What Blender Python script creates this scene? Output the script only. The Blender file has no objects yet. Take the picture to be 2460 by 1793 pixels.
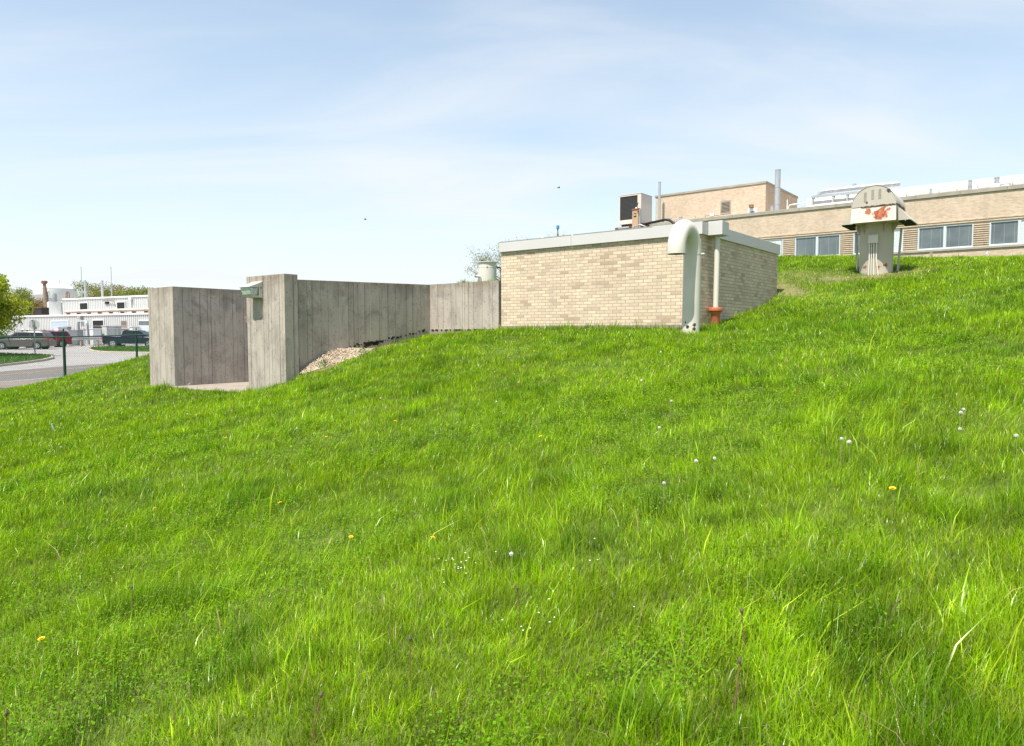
import bpy, bmesh, math, random
import numpy as np
from mathutils import Matrix, Vector, Euler
R = math.radians
random.seed(7); rng = np.random.default_rng(11)
S = bpy.context.scene; COL = S.collection

# ------------------------------------------------------------------ camera
F_PX, CX, CY, PITCH = 1694.0, 1230.0, 896.5, R(3.26)
cd = bpy.data.cameras.new('camera'); cam = bpy.data.objects.new('camera', cd); COL.objects.link(cam)
cd.sensor_width = 36; cd.lens = 36*F_PX/2460; cd.clip_start = .1; cd.clip_end = 3000
cam.location = (0, 0, 0); cam.rotation_euler = (R(90)-PITCH, 0, 0); S.camera = cam
S.render.resolution_x = 1024; S.render.resolution_y = 746
# ------------------------------------------------------------------ light
SUN_AZ, SUN_EL = R(-145.3), R(64)       # azimuth clockwise from +Y
w = bpy.data.worlds.new('World'); S.world = w; w.use_nodes = True
nt = w.node_tree; nt.nodes.clear()
out = nt.nodes.new('ShaderNodeOutputWorld'); bg = nt.nodes.new('ShaderNodeBackground')
sky = nt.nodes.new('ShaderNodeTexSky'); sky.sky_type = 'NISHITA'; sky.sun_disc = False
sky.sun_elevation = SUN_EL; sky.sun_rotation = SUN_AZ; sky.air_density = 1.0; sky.dust_density = .5; sky.ozone_density = 1.0
SKY_STRENGTH = .12
bg.inputs[1].default_value = SKY_STRENGTH
tc = nt.nodes.new('ShaderNodeTexCoord')
sep = nt.nodes.new('ShaderNodeSeparateXYZ'); nt.links.new(tc.outputs['Generated'], sep.inputs[0])
# thin cirrus: noise on the direction projected onto a high flat layer
def wmath(op, a, b=None, clamp=False):
    n = nt.nodes.new('ShaderNodeMath'); n.operation = op; n.use_clamp = clamp
    for i, q in enumerate((a, b)):
        if q is None: continue
        if isinstance(q, (int, float)): n.inputs[i].default_value = q
        else: nt.links.new(q, n.inputs[i])
    return n.outputs[0]
zz = wmath('ADD', wmath('MAXIMUM', sep.outputs[2], 0.0), .16)
cx_ = wmath('DIVIDE', sep.outputs[0], zz); cy_ = wmath('DIVIDE', sep.outputs[1], zz)
cmb = nt.nodes.new('ShaderNodeCombineXYZ'); nt.links.new(cx_, cmb.inputs[0]); nt.links.new(cy_, cmb.inputs[1])
mp = nt.nodes.new('ShaderNodeMapping'); mp.inputs['Rotation'].default_value = (0, 0, R(24)); mp.inputs['Scale'].default_value = (.5, 1.25, 1)
nt.links.new(cmb.outputs[0], mp.inputs[0])
nz = nt.nodes.new('ShaderNodeTexNoise'); nz.inputs['Scale'].default_value = 1.15; nz.inputs['Detail'].default_value = 7; nz.inputs['Roughness'].default_value = .52
nz.inputs['Distortion'].default_value = .7; nt.links.new(mp.outputs[0], nz.inputs[0])
rp = nt.nodes.new('ShaderNodeValToRGB'); rp.color_ramp.elements[0].position = .38; rp.color_ramp.elements[1].position = .74
rp.color_ramp.elements[1].color = (.42, .42, .42, 1); rp.color_ramp.interpolation = 'EASE'
nt.links.new(nz.outputs[0], rp.inputs[0])
# hazier veil of cloud low over the horizon
veil = wmath('POWER', wmath('SUBTRACT', 1.0, wmath('MAXIMUM', sep.outputs[2], 0.0), True), 3.4)
veil = wmath('MULTIPLY', veil, .74)
cov = wmath('ADD', rp.outputs[0], veil, True); cov = wmath('MINIMUM', wmath('ADD', cov, .16), .97)
mx = nt.nodes.new('ShaderNodeMixRGB'); nt.links.new(cov, mx.inputs[0])
tint = nt.nodes.new('ShaderNodeMixRGB'); tint.blend_type = 'MULTIPLY'; tint.inputs[0].default_value = 1; tint.inputs[2].default_value = (1.0, 1.07, 1.0, 1)
nt.links.new(sky.outputs[0], tint.inputs[1]); nt.links.new(tint.outputs[0], mx.inputs[1])
mx.inputs[2].default_value = (4.35, 4.55, 4.72, 1)
nt.links.new(mx.outputs[0], bg.inputs[0]); nt.links.new(bg.outputs[0], out.inputs[0])
sd = bpy.data.lights.new('sun', 'SUN'); sd.energy = 5.0; sd.angle = R(.53); sd.color = (1, .95, .87)
sun = bpy.data.objects.new('sun', sd); COL.objects.link(sun)
sdir = Vector((math.sin(SUN_AZ)*math.cos(SUN_EL), math.cos(SUN_AZ)*math.cos(SUN_EL), math.sin(SUN_EL)))
sun.rotation_euler = sdir.to_track_quat('Z', 'Y').to_euler(); sun.location = (-20, -20, 40)
S.view_settings.view_transform = 'Standard'; S.view_settings.look = 'None'; S.view_settings.gamma = 1
S.view_settings.exposure = .83
S.cycles.max_bounces = 5; S.cycles.diffuse_bounces = 3; S.cycles.transmission_bounces = 3; S.cycles.transparent_max_bounces = 4

# ------------------------------------------------------------------ helpers
def P(u, y, d):
    """photo pixel at world distance d along +Y -> world point"""
    a = (u-CX)/F_PX; b = -(y-CY)/F_PX; c, s = math.cos(PITCH), math.sin(PITCH)
    k = d/(c+b*s); return Vector((a*k, d, (-s+b*c)*k))
ZB = {}
def tag(o, label=None, cat=None, group=None, kind=None):
    if label: o['label'] = label
    if cat: o['category'] = cat
    if group: o['group'] = group
    if kind: o['kind'] = kind
    return o
def thing(name, label, cat, loc=(0, 0, 0), rot=0, group=None, keepz=False):
    """Empty at the base of a thing; with keepz its parts are written in absolute heights"""
    o = bpy.data.objects.new(name, None); COL.objects.link(o); o.location = loc; o.rotation_euler = (0, 0, rot)
    o.empty_display_size = .2; tag(o, label, cat, group); ZB[o.name] = loc[2] if keepz else 0
    return o
def link(name, me, parent=None):
    o = bpy.data.objects.new(name, me); COL.objects.link(o)
    if parent is not None:
        o.parent = parent
        if parent.type == 'EMPTY': o.location = (0, 0, -ZB.get(parent.name, 0))
    return o
def copy_tree(o, parent=None):
    c = o.copy(); COL.objects.link(c)
    if parent: c.parent = parent
    for ch in list(o.children): copy_tree(ch, c)
    return c
class MB:
    def __init__(s): s.v = []; s.f = []
    def add(s, vs, fs):
        n = len(s.v); s.v += [tuple(v) for v in vs]; s.f += [tuple(i+n for i in f) for f in fs]; return s
    def box(s, x0, x1, y0, y1, z0, z1):
        return s.add([(x, y, z) for z in (z0, z1) for y in (y0, y1) for x in (x0, x1)],
                     [(0, 2, 3, 1), (4, 5, 7, 6), (0, 1, 5, 4), (2, 6, 7, 3), (0, 4, 6, 2), (1, 3, 7, 5)])
    def obox(s, c, size, rot=(0, 0, 0)):
        m = Matrix.Translation(c) @ Euler(rot).to_matrix().to_4x4(); h = [q/2 for q in size]
        vs = [m @ Vector((x*h[0], y*h[1], z*h[2])) for z in (-1, 1) for y in (-1, 1) for x in (-1, 1)]
        return s.add(vs, [(0, 2, 3, 1), (4, 5, 7, 6), (0, 1, 5, 4), (2, 6, 7, 3), (0, 4, 6, 2), (1, 3, 7, 5)])
    def hexa(s, lo, hi):
        """8 corner solid: lo / hi are 4-point loops"""
        return s.add(list(lo)+list(hi), [(3, 2, 1, 0), (4, 5, 6, 7), (0, 1, 5, 4), (1, 2, 6, 5), (2, 3, 7, 6), (3, 0, 4, 7)])
    def prism(s, pts, z0, z1):
        n = len(pts); g = lambda z, p: z(p[0], p[1]) if callable(z) else z
        vs = [(p[0], p[1], g(z0, p)) for p in pts]+[(p[0], p[1], g(z1, p)) for p in pts]
        fs = [tuple(range(n-1, -1, -1)), tuple(range(n, 2*n))]+[(i, (i+1) % n, n+(i+1) % n, n+i) for i in range(n)]
        return s.add(vs, fs)
    def profile(s, pts, y0, y1):
        """outline in x,z pushed through y"""
        n = len(pts); vs = [(p[0], y0, p[1]) for p in pts]+[(p[0], y1, p[1]) for p in pts]
        return s.add(vs, [tuple(range(n)), tuple(range(2*n-1, n-1, -1))]+[(i, n+i, n+(i+1) % n, (i+1) % n) for i in range(n)])
    def tube(s, pts, r, n=10, cap=True):
        pts = [Vector(p) for p in pts]; rs = r if isinstance(r, (list, tuple)) else [r]*len(pts)
        ref = None; rings = []
        for i, p in enumerate(pts):
            t = (pts[min(i+1, len(pts)-1)]-pts[max(i-1, 0)]).normalized()
            if ref is None: ref = t.orthogonal().normalized()
            ref = (ref-t*ref.dot(t)).normalized(); b = t.cross(ref)
            rings.append([p+(ref*math.cos(2*math.pi*k/n)+b*math.sin(2*math.pi*k/n))*rs[i] for k in range(n)])
        fs = [(i*n+k, i*n+(k+1) % n, (i+1)*n+(k+1) % n, (i+1)*n+k) for i in range(len(pts)-1) for k in range(n)]
        if cap: fs += [tuple(range(n-1, -1, -1)), tuple((len(pts)-1)*n+k for k in range(n))]
        return s.add([q for g in rings for q in g], fs)
    def lathe(s, prof, n=24, c=(0, 0, 0)):
        vs = [(c[0]+r*math.cos(2*math.pi*k/n), c[1]+r*math.sin(2*math.pi*k/n), c[2]+z) for r, z in prof for k in range(n)]
        fs = [(i*n+k, i*n+(k+1) % n, (i+1)*n+(k+1) % n, (i+1)*n+k) for i in range(len(prof)-1) for k in range(n)]
        m = len(prof); fs += [tuple(range(n-1, -1, -1)), tuple((m-1)*n+k for k in range(n))]
        return s.add(vs, fs)
    def build(s, name, mat, parent=None, bevel=0, smooth=None, recalc=True):
        me = bpy.data.meshes.new(name); me.from_pydata(s.v, [], s.f)
        if recalc:
            b = bmesh.new(); b.from_mesh(me); bmesh.ops.recalc_face_normals(b, faces=b.faces); b.to_mesh(me); b.free()
        uv = me.uv_layers.new(name='UVMap').data
        for p in me.polygons:
            n = p.normal; a = max(range(3), key=lambda i: abs(n[i]))
            for li in p.loop_indices:
                c = me.vertices[me.loops[li].vertex_index].co
                uv[li].uv = (c[1], c[2]) if a == 0 else (c[0], c[2]) if a == 1 else (c[0], c[1])
        if smooth: me.shade_smooth(); me.set_sharp_from_angle(angle=R(smooth))
        me.materials.append(mat)
        o = link(name, me, parent)
        if bevel:
            m = o.modifiers.new('bevel', 'BEVEL'); m.width = bevel; m.segments = 2; m.limit_method = 'ANGLE'; m.angle_limit = R(40)
        return o
def arc(c, r, a0, a1, n, ax=0, az=2, base=(0, 0, 0)):
    out_ = []
    for i in range(n+1):
        a = a0+(a1-a0)*i/n; p = list(base); p[ax] = c[0]+r*math.cos(a); p[az] = c[1]+r*math.sin(a); out_.append(tuple(p))
    return out_

# ------------------------------------------------------------------ materials
class NT:
    def __init__(s, name):
        s.m = bpy.data.materials.new(name); s.m.use_nodes = True; s.t = s.m.node_tree
        s.bsdf = s.t.nodes['Principled BSDF']; s.tc = s.t.nodes.new('ShaderNodeTexCoord')
    def n(s, t, **k):
        q = s.t.nodes.new('ShaderNode'+t)
        for a, b in k.items(): setattr(q, a, b)
        return q
    def l(s, a, b): s.t.links.new(a, b)
    def map(s, scale=(1, 1, 1), src='Object', loc=(0, 0, 0)):
        q = s.n('Mapping'); q.inputs['Scale'].default_value = scale; q.inputs['Location'].default_value = loc; s.l(s.tc.outputs[src], q.inputs[0]); return q.outputs[0]
    def noise(s, scale, vec=None, detail=4, rough=.55, dist=0):
        q = s.n('TexNoise'); q.inputs['Scale'].default_value = scale; q.inputs['Detail'].default_value = detail
        q.inputs['Roughness'].default_value = rough; q.inputs['Distortion'].default_value = dist
        s.l(vec if vec is not None else s.tc.outputs['Object'], q.inputs[0]); return q.outputs[0]
    def ramp(s, fac, stops):
        q = s.n('ValToRGB'); e = q.color_ramp.elements
        while len(e) < len(stops): e.new(.5)
        for i, (p, c) in enumerate(stops): e[i].position = p; e[i].color = (*c, 1) if isinstance(c, (list, tuple)) else (c, c, c, 1)
        s.l(fac, q.inputs[0]); return q.outputs[0]
    def mix(s, fac, a, b, mode='MIX'):
        q = s.n('MixRGB'); q.blend_type = mode
        for i, z in enumerate((fac, a, b)):
            if isinstance(z, (int, float)): q.inputs[i].default_value = z if i == 0 else (z, z, z, 1)
            elif isinstance(z, (tuple, list)): q.inputs[i].default_value = (*z, 1)
            else: s.l(z, q.inputs[i])
        return q.outputs[0]
    def math(s, op, a, b=0, clamp=False):
        q = s.n('Math', operation=op, use_clamp=clamp)
        for i, z in enumerate((a, b)):
            if isinstance(z, (int, float)): q.inputs[i].default_value = z
            else: s.l(z, q.inputs[i])
        return q.outputs[0]
    def bump(s, h, strength=.3, dist=.01):
        q = s.n('Bump'); q.inputs['Strength'].default_value = strength; q.inputs['Distance'].default_value = dist
        s.l(h, q.inputs['Height']); s.l(q.outputs[0], s.bsdf.inputs['Normal'])
    def col(s, c, rough=.6, metal=0, spec=.4):
        if isinstance(c, (tuple, list)): s.bsdf.inputs['Base Color'].default_value = (*c, 1)
        else: s.l(c, s.bsdf.inputs['Base Color'])
        s.bsdf.inputs['Roughness'].default_value = rough; s.bsdf.inputs['Metallic'].default_value = metal
        s.bsdf.inputs['Specular IOR Level'].default_value = spec
        return s.m
def paint(name, c, rough=.5, metal=0, var=.12, scale=3, bump=0, spec=.4, streak=False, rust=None, rustamt=.62):
    t = NT(name); vec = t.map((1, 1, .15)) if streak else None
    n = t.noise(scale, vec); k = t.ramp(n, [(.3, 1-var), (.7, 1+var*.3)])
    base = t.mix(1, c, k, 'MULTIPLY')
    if rust:
        rn = t.noise(9, t.map((1, 1, .8)), 6, .65); base = t.mix(t.ramp(rn, [(rustamt, 0), (rustamt+.03, 1)]), base, rust)
    if bump: t.bump(t.noise(scale*14), .25, bump)
    return t.col(base, rough, metal, spec)
def brick(name, stops, mortar, bumpd=.004, patch=.10, dirt=0, wdt=.2032, ms=.006):
    t = NT(name)
    b = t.n('TexBrick'); b.offset = .5; b.squash = 1
    b.inputs['Scale'].default_value = 1; b.inputs['Brick Width'].default_value = wdt; b.inputs['Row Height'].default_value = .0677
    b.inputs['Mortar Size'].default_value = ms; b.inputs['Mortar Smooth'].default_value = .15; b.inputs['Bias'].default_value = 0
    b.inputs['Color1'].default_value = (0, 0, 0, 1); b.inputs['Color2'].default_value = (1, 1, 1, 1); b.inputs['Mortar'].default_value = (.5, .5, .5, 1)
    t.l(t.tc.outputs['UV'], b.inputs['Vector'])
    big = t.noise(1.1, None, 4, .6)
    g = t.mix(.32, b.outputs['Color'], big)
    c = t.ramp(g, stops); grain = t.ramp(t.noise(60, None, 2), [(.3, .9), (.7, 1.06)])
    c = t.mix(1, c, grain, 'MULTIPLY')
    c = t.mix(b.outputs['Fac'], c, mortar)
    c = t.mix(1, c, t.ramp(t.noise(.5, None, 3), [(.3, 1-patch), (.7, 1.03)]), 'MULTIPLY')
    st = t.noise(1.7, t.map((1.6, 1.6, .12)), 5, .65); c = t.mix(t.ramp(st, [(.52, 0), (.74, .35)]), c, (.36, .30, .245))
    h = t.math('ADD', t.math('SUBTRACT', 1, b.outputs['Fac']), t.math('MULTIPLY', t.noise(90, None, 2), .25))
    t.bump(h, .8, bumpd); return t.col(c, .85, 0, .2)
def concrete(name, c=(.43, .38, .325), dark=(.17, .15, .13)):
    t = NT(name)
    streak = t.noise(2.2, t.map((1.6, 1.6, .22)), 5, .6, .4)
    c1 = t.mix(t.ramp(streak, [(.45, 0), (.75, .45)]), c, dark)
    blot = t.noise(2.1, t.map((1, 1, .8)), 6, .7, .9); c1 = t.mix(t.ramp(blot, [(.47, 0), (.70, .65)]), c1, dark)
    pale = t.noise(1.3, t.map((1, 1, .35), loc=(4, 9, 1)), 5, .62, .8); c1 = t.mix(t.ramp(pale, [(.62, 0), (.75, .5)]), c1, (.52, .51, .48))
    sx = t.n('SeparateXYZ'); t.l(t.tc.outputs['Object'], sx.inputs[0]); zt_ = t.n('MapRange'); zt_.inputs[1].default_value = .80; zt_.inputs[2].default_value = 1.16; t.l(sx.outputs[2], zt_.inputs[0])
    edge = t.math('MULTIPLY', t.math('POWER', zt_.outputs[0], 2.2), t.ramp(t.noise(3.5, t.map((1, 1, .3)), 5, .7), [(.38, .15), (.6, 1)])); c1 = t.mix(t.math('MULTIPLY', edge, .75), c1, (.20, .15, .105))
    sp = t.noise(70, None, 3, .7); c1 = t.mix(1, c1, t.ramp(sp, [(.3, .72), (.5, 1), (.75, 1.12)]), 'MULTIPLY')
    v = t.n('TexVoronoi'); v.inputs['Scale'].default_value = 11; t.l(t.tc.outputs['Object'], v.inputs[0])
    pits = t.ramp(v.outputs['Distance'], [(.10, 0), (.17, 1)]); c1 = t.mix(1, c1, t.mix(.6, 1.0, pits), 'MULTIPLY')
    t.bump(t.math('ADD', t.math('MULTIPLY', pits, .5), t.math('ADD', sp, t.math('MULTIPLY', t.noise(6), 1.5))), .55, .008)
    return t.col(c1, .9, 0, .2)
M = {}
M['conc'] = concrete('board_marked_concrete')
M['conc_plain'] = concrete('plain_concrete', (.30, .255, .215), (.21, .175, .15))
M['brick'] = brick('cream_brick', [(.17, (.43, .33, .25)), (.29, (.555, .45, .345)), (.55, (.61, .495, .375)), (.82, (.665, .565, .425))], (.45, .335, .195), .009, patch=.10, ms=.0060)
M['brick_far'] = brick('tan_brick', [(.1, (.46, .35, .255)), (.4, (.54, .425, .32)), (.85, (.60, .49, .38))], (.45, .36, .27), .003)
M['fascia'] = paint('grey_painted_metal_trim', (.53, .51, .495), .45, 0, .05, 1.2)
M['grey'] = paint('grey_metal', (.35, .37, .37), .45, .3, .15, 4)
M['galv'] = paint('galvanised_metal', (.46, .48, .49), .42, .45, .2, 6, streak=True)
M['cream'] = paint('cream_painted_steel', (.61, .57, .485), .38, 0, .06, 2.5, streak=True, spec=.5)
M['tank'] = paint('pale_painted_steel', (.60, .58, .50), .45, 0, .08, 3)
M['clay'] = paint('terracotta', (.46, .14, .055), .7, 0, .35, 9, .004)
M['black'] = paint('black_rubber', (.015, .015, .016), .6, 0, .2, 5)
M['dark'] = paint('dark_interior', (.012, .012, .012), .9, 0, .1, 5)
M['tar'] = paint('black_tar', (.012, .012, .014), .45, 0, .3, 30, .01)
M['white'] = paint('white_paint', (.66, .66, .64), .5, 0, .07, 2)
M['whitepipe'] = paint('white_insulation_jacket', (.66, .66, .65), .42, 0, .08, 1.5)
M['siding'] = paint('white_metal_siding', (.50, .50, .485), .5, 0, .06, .5)
M['acbody'] = paint('beige_cabinet_enamel', (.62, .53, .46), .45, 0, .05, 3)
M['acbox'] = paint('tan_enamel', (.42, .28, .17), .5, 0, .12, 8)
M['rust'] = paint('rusty_iron', (.20, .09, .05), .85, 0, .5, 10, .004)
M['rustpipe'] = paint('rust_stained_pipe', (.30, .23, .17), .8, 0, .5, 6, rust=(.17, .10, .065), rustamt=.5)
M['bluelamp'] = paint('blue_lens', (.03, .20, .38), .25, 0, .05, 5)
M['lampmetal'] = paint('weathered_aluminium', (.55, .55, .50), .4, .3, .12, 9)
M['roofing'] = paint('gravel_roof', (.30, .29, .27), .9, 0, .2, 20)
M['coping'] = paint('stone_coping', (.33, .30, .25), .85, 0, .22, 1.5, .004)
M['aluframe'] = paint('aluminium_window_frame', (.62, .66, .68), .35, .3, .05, 3)
M['blind'] = paint('white_blind', (.72, .76, .78), .7, 0, .03, 3)
M['greenpost'] = paint('dark_green_vinyl', (.010, .045, .032), .35, 0, .1, 8)
M['bark'] = paint('bark', (.13, .10, .075), .9, 0, .4, 12, .01)
M['kerb'] = paint('pale_kerb_concrete', (.50, .44, .37), .85, 0, .15, 1.5, .004)
M['stone'] = paint('pale_gravel', (.52, .42, .31), .85, 0, .35, 9)
M['tyre'] = paint('tyre_rubber', (.018, .018, .018), .8, 0, .1, 5)
M['chrome'] = paint('alloy_wheel', (.62, .63, .65), .25, .8, .05, 5)
M['vanpaint'] = paint('taupe_car_paint', (.115, .10, .085), .25, .35, .03, 1, spec=.6)
M['redpaint'] = paint('maroon_car_paint', (.20, .012, .025), .25, .2, .03, 1, spec=.6)
M['navypaint'] = paint('dark_blue_car_paint', (.005, .010, .016), .22, .2, .03, 1, spec=.6)
M['bluepaint'] = paint('steel_blue_car_paint', (.06, .12, .19), .25, .3, .03, 1, spec=.6)
M['redlens'] = paint('red_lens', (.45, .01, .015), .25, 0, .03, 3)
M['clearlens'] = paint('clear_lens', (.65, .66, .68), .12, .2, .03, 3)
M['trunk_red'] = paint('dry_stem', (.20, .09, .05), .8, 0, .2, 20)
M['yellow'] = paint('yellow_petals', (.85, .52, .01), .7, 0, .15, 60)
M['puff'] = paint('seed_down', (.62, .60, .56), .9, 0, .15, 60)
M['petalw'] = paint('white_petals', (.85, .85, .82), .7, 0, .05, 60)
M['stem'] = paint('pale_green_stem', (.22, .27, .08), .7, 0, .2, 30)
M['wood'] = paint('weathered_wood', (.42, .33, .22), .85, 0, .25, 15)
M['signback'] = paint('dull_sign_metal', (.42, .43, .42), .55, 0, .1, 5)
t = NT('window_glass'); M['glass'] = t.col(t.mix(t.ramp(t.noise(.6), [(.4, 0), (.6, 1)]), (.085, .105, .115), (.13, .155, .165)), .09, 0, .8)
t = NT('car_glass'); M['carglass'] = t.col((.012, .016, .018), .08, 0, .5)
t = NT('lamp_glass'); n_ = t.ramp(t.noise(14), [(.3, (.38, .44, .41)), (.7, (.62, .67, .63))]); M['lens'] = t.col(n_, .15, 0, .8)
t = NT('condenser_coil'); wv = t.n('TexWave'); wv.bands_direction = 'Z'; wv.inputs['Scale'].default_value = 12; t.l(t.tc.outputs['Object'], wv.inputs[0])
cc = t.mix(t.ramp(t.noise(34, None, 3), [(.68, 0), (.74, .7)]), t.ramp(wv.outputs[0], [(.2, .02), (.8, .055)]), (.28, .28, .26)); M['coil'] = t.col(cc, .5, .3)

def chipped(name, base, spots, worn=.64, dark=False):
    """weathered paint; spots = [(centre, radius, strength)] where rust has broken through"""
    t = NT(name); n = t.noise(8, None, 8, .72, 1.1); tot = None
    for c, r in spots:
        d = t.n('VectorMath', operation='DISTANCE'); t.l(t.tc.outputs['Object'], d.inputs[0]); d.inputs[1].default_value = c
        k = t.math('SUBTRACT', 1, t.math('DIVIDE', d.outputs['Value'], r), True); k = t.math('MULTIPLY', k, .42)
        tot = k if tot is None else t.math('MAXIMUM', tot, k)
    f = t.math('ADD', n, tot) if tot is not None else n
    rustc = t.ramp(t.noise(11, t.map((1, 1, .4)), 6, .75), [(.35, (.10, .03, .018)), (.5, (.36, .09, .03)), (.66, (.42, .17, .09))])
    if dark: rustc = t.ramp(t.noise(20), [(.4, (.02, .018, .016)), (.7, (.12, .08, .06))])
    b = t.mix(1, base, t.ramp(t.noise(2.4), [(.3, .9), (.7, 1.03)]), 'MULTIPLY')
    b = t.mix(t.ramp(t.noise(16, t.map((1, 1, .5), loc=(3, 3, 3)), 5, .7), [(.70, 0), (.73, .8)]), b, (.38, .38, .35))
    c = t.mix(t.ramp(f, [(worn, 0), (worn+.025, 1)]), b, rustc)
    return t.col(c, .5, 0, .4)

def leafmat(name, attr='Col', trans=.35, gloss=.04, rough=.5):
    m = bpy.data.materials.new(name); m.use_nodes = True; t = m.node_tree; t.nodes.clear()
    o = t.nodes.new('ShaderNodeOutputMaterial'); a = t.nodes.new('ShaderNodeAttribute'); a.attribute_name = attr
    d = t.nodes.new('ShaderNodeBsdfDiffuse'); tr = t.nodes.new('ShaderNodeBsdfTranslucent'); g = t.nodes.new('ShaderNodeBsdfGlossy')
    g.inputs['Roughness'].default_value = rough; g.inputs[0].default_value = (.9, .95, .8, 1)
    h = t.nodes.new('ShaderNodeHueSaturation'); h.inputs['Saturation'].default_value = 1.1; h.inputs['Value'].default_value = 1.25; h.inputs['Hue'].default_value = .495
    m1 = t.nodes.new('ShaderNodeMixShader'); m1.inputs[0].default_value = trans; m2 = t.nodes.new('ShaderNodeMixShader'); m2.inputs[0].default_value = gloss
    L = t.links.new
    L(a.outputs[0], d.inputs[0]); L(a.outputs[0], h.inputs['Color']); L(h.outputs[0], tr.inputs[0]); L(d.outputs[0], m1.inputs[1]); L(tr.outputs[0], m1.inputs[2])
    L(m1.outputs[0], m2.inputs[1]); L(g.outputs[0], m2.inputs[2]); L(m2.outputs[0], o.inputs[0]); return m
M['leaf'] = leafmat('leaves', trans=.4, gloss=.03)
M['cloverleaf'] = leafmat('clover_leaves', trans=.3, gloss=.0, rough=.5)
M['blade'] = leafmat('grass_blades', trans=.36, gloss=.02, rough=.32)

# ------------------------------------------------------------------ site frame (brick building's corner; x along its front, y along its side)
ANG = -math.atan2(.621, .784); XA = np.array([.784, -.621]); YA = np.array([.621, .784]); O0 = np.array([3.62, 13.63])
def loc(X, Y):
    dx, dy = X-O0[0], Y-O0[1]; return dx*XA[0]+dy*XA[1], dx*YA[0]+dy*YA[1]
def wor(x, y, z=0): return Vector((O0[0]+x*XA[0]+y*YA[0], O0[1]+x*XA[1]+y*YA[1], z))
def vnoise(x, y, seed=0):
    """smooth value noise on arrays"""
    xi = np.floor(x); yi = np.floor(y); fx = x-xi; fy = y-yi; fx = fx*fx*(3-2*fx); fy = fy*fy*(3-2*fy)
    def h(a, b):
        q = np.sin(a*127.1+b*311.7+seed*74.7)*43758.5453; return q-np.floor(q)
    return (h(xi, yi)*(1-fx)+h(xi+1, yi)*fx)*(1-fy)+(h(xi, yi+1)*(1-fx)+h(xi+1, yi+1)*fx)*fy
def fbm(x, y, seed=0, o=3):
    r = 0; a = .5; 
    for i in range(o): r = r+a*vnoise(x*2**i, y*2**i, seed+i*13); a *= .5
    return r/(1-.5**o)
def sstep(x, a, b):
    q = np.clip((x-a)/(b-a), 0, 1); return q*q*(3-2*q)
plane = lambda X, Y: -1.6+.1565*X+.0887*Y
CP = [(-.25, 16.7, .08), (3.62, 13.63, .10), (1.6, 15.1, .10), (6.37, 17.2, .93), (5.1, 15.4, .42), (-2.05, 18.12, -.08), (-4.755, 14.72, -1.06), (-5.9, 15.6, -1.25),
      (-4.1, 15.55, -.62), (-3.35, 16.4, -.45), (-2.75, 17.3, -.2), (-8.48, 17.5, -1.40), (-9.54, 18.5, -1.42), (-7.2, 16.4, -1.36), (-13.3, 25, -.98), (-12.4, 24, -.78), (-11.6, 22, -1.05),
      (-15.8, 27, -1.40), (-18.75, 29.5, -1.95), (-21.4, 29.5, -2.36), (9.87, 19, 1.60), (9.2, 18.2, 1.42), (10.9, 18.6, 1.68), (13.8, 19, 2.02), (16, 22, 2.3), (20.3, 28, 2.6),
      (11.95, 23, 2.45), (15.6, 30, 3.0), (9.07, 24, 2.58), (11.3, 30, 2.9), (7.0, 18.6, 1.40), (11, 14, 1.30), (5, 9, -.10), (0, 8, -.86), (-6, 8, -1.85), (-3, 12, -.95), (3.1, 12.4, -.05), (8, 13, .72)]
for X, Y in [(0, 0), (-10, 0), (10, 0), (0, 4), (-5, 4), (5, 4), (-12, 12), (-16, 20), (-24, 26), (-22, 14), (14, 10), (20, 12), (-14, 4)]: CP.append((X, Y, plane(X, Y)))
CPa = np.array(CP); res = CPa[:, 2]-plane(CPa[:, 0], CPa[:, 1])
def tpsk(r2): return np.where(r2 > 1e-9, .5*r2*np.log(np.maximum(r2, 1e-9)), 0)
K_ = tpsk(((CPa[:, None, :2]-CPa[None, :, :2])**2).sum(-1))+np.eye(len(CPa))*.25
Pm = np.c_[np.ones(len(CPa)), CPa[:, :2]]; A_ = np.block([[K_, Pm], [Pm.T, np.zeros((3, 3))]])
W_ = np.linalg.solve(A_, np.r_[res, 0, 0, 0])
def tps(X, Y):
    X = np.asarray(X, float); Y = np.asarray(Y, float); o = np.zeros(X.shape)
    for i in range(len(CPa)): o += W_[i]*tpsk((X-CPa[i, 0])**2+(Y-CPa[i, 1])**2)
    return o+W_[-3]+W_[-2]*X+W_[-1]*Y
LOTD = [0, 31, 34, 37, 41.5, 45, 55, 70, 77, 90, 130, 4000]; LOTZ = [-2.5, -2.42, -2.3, -2.18, -1.93, -1.84, -1.72, -1.64, -1.56, -1.45, -1.4, -1.4]
def lotz(Y): return np.interp(Y, LOTD, LOTZ)
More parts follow.
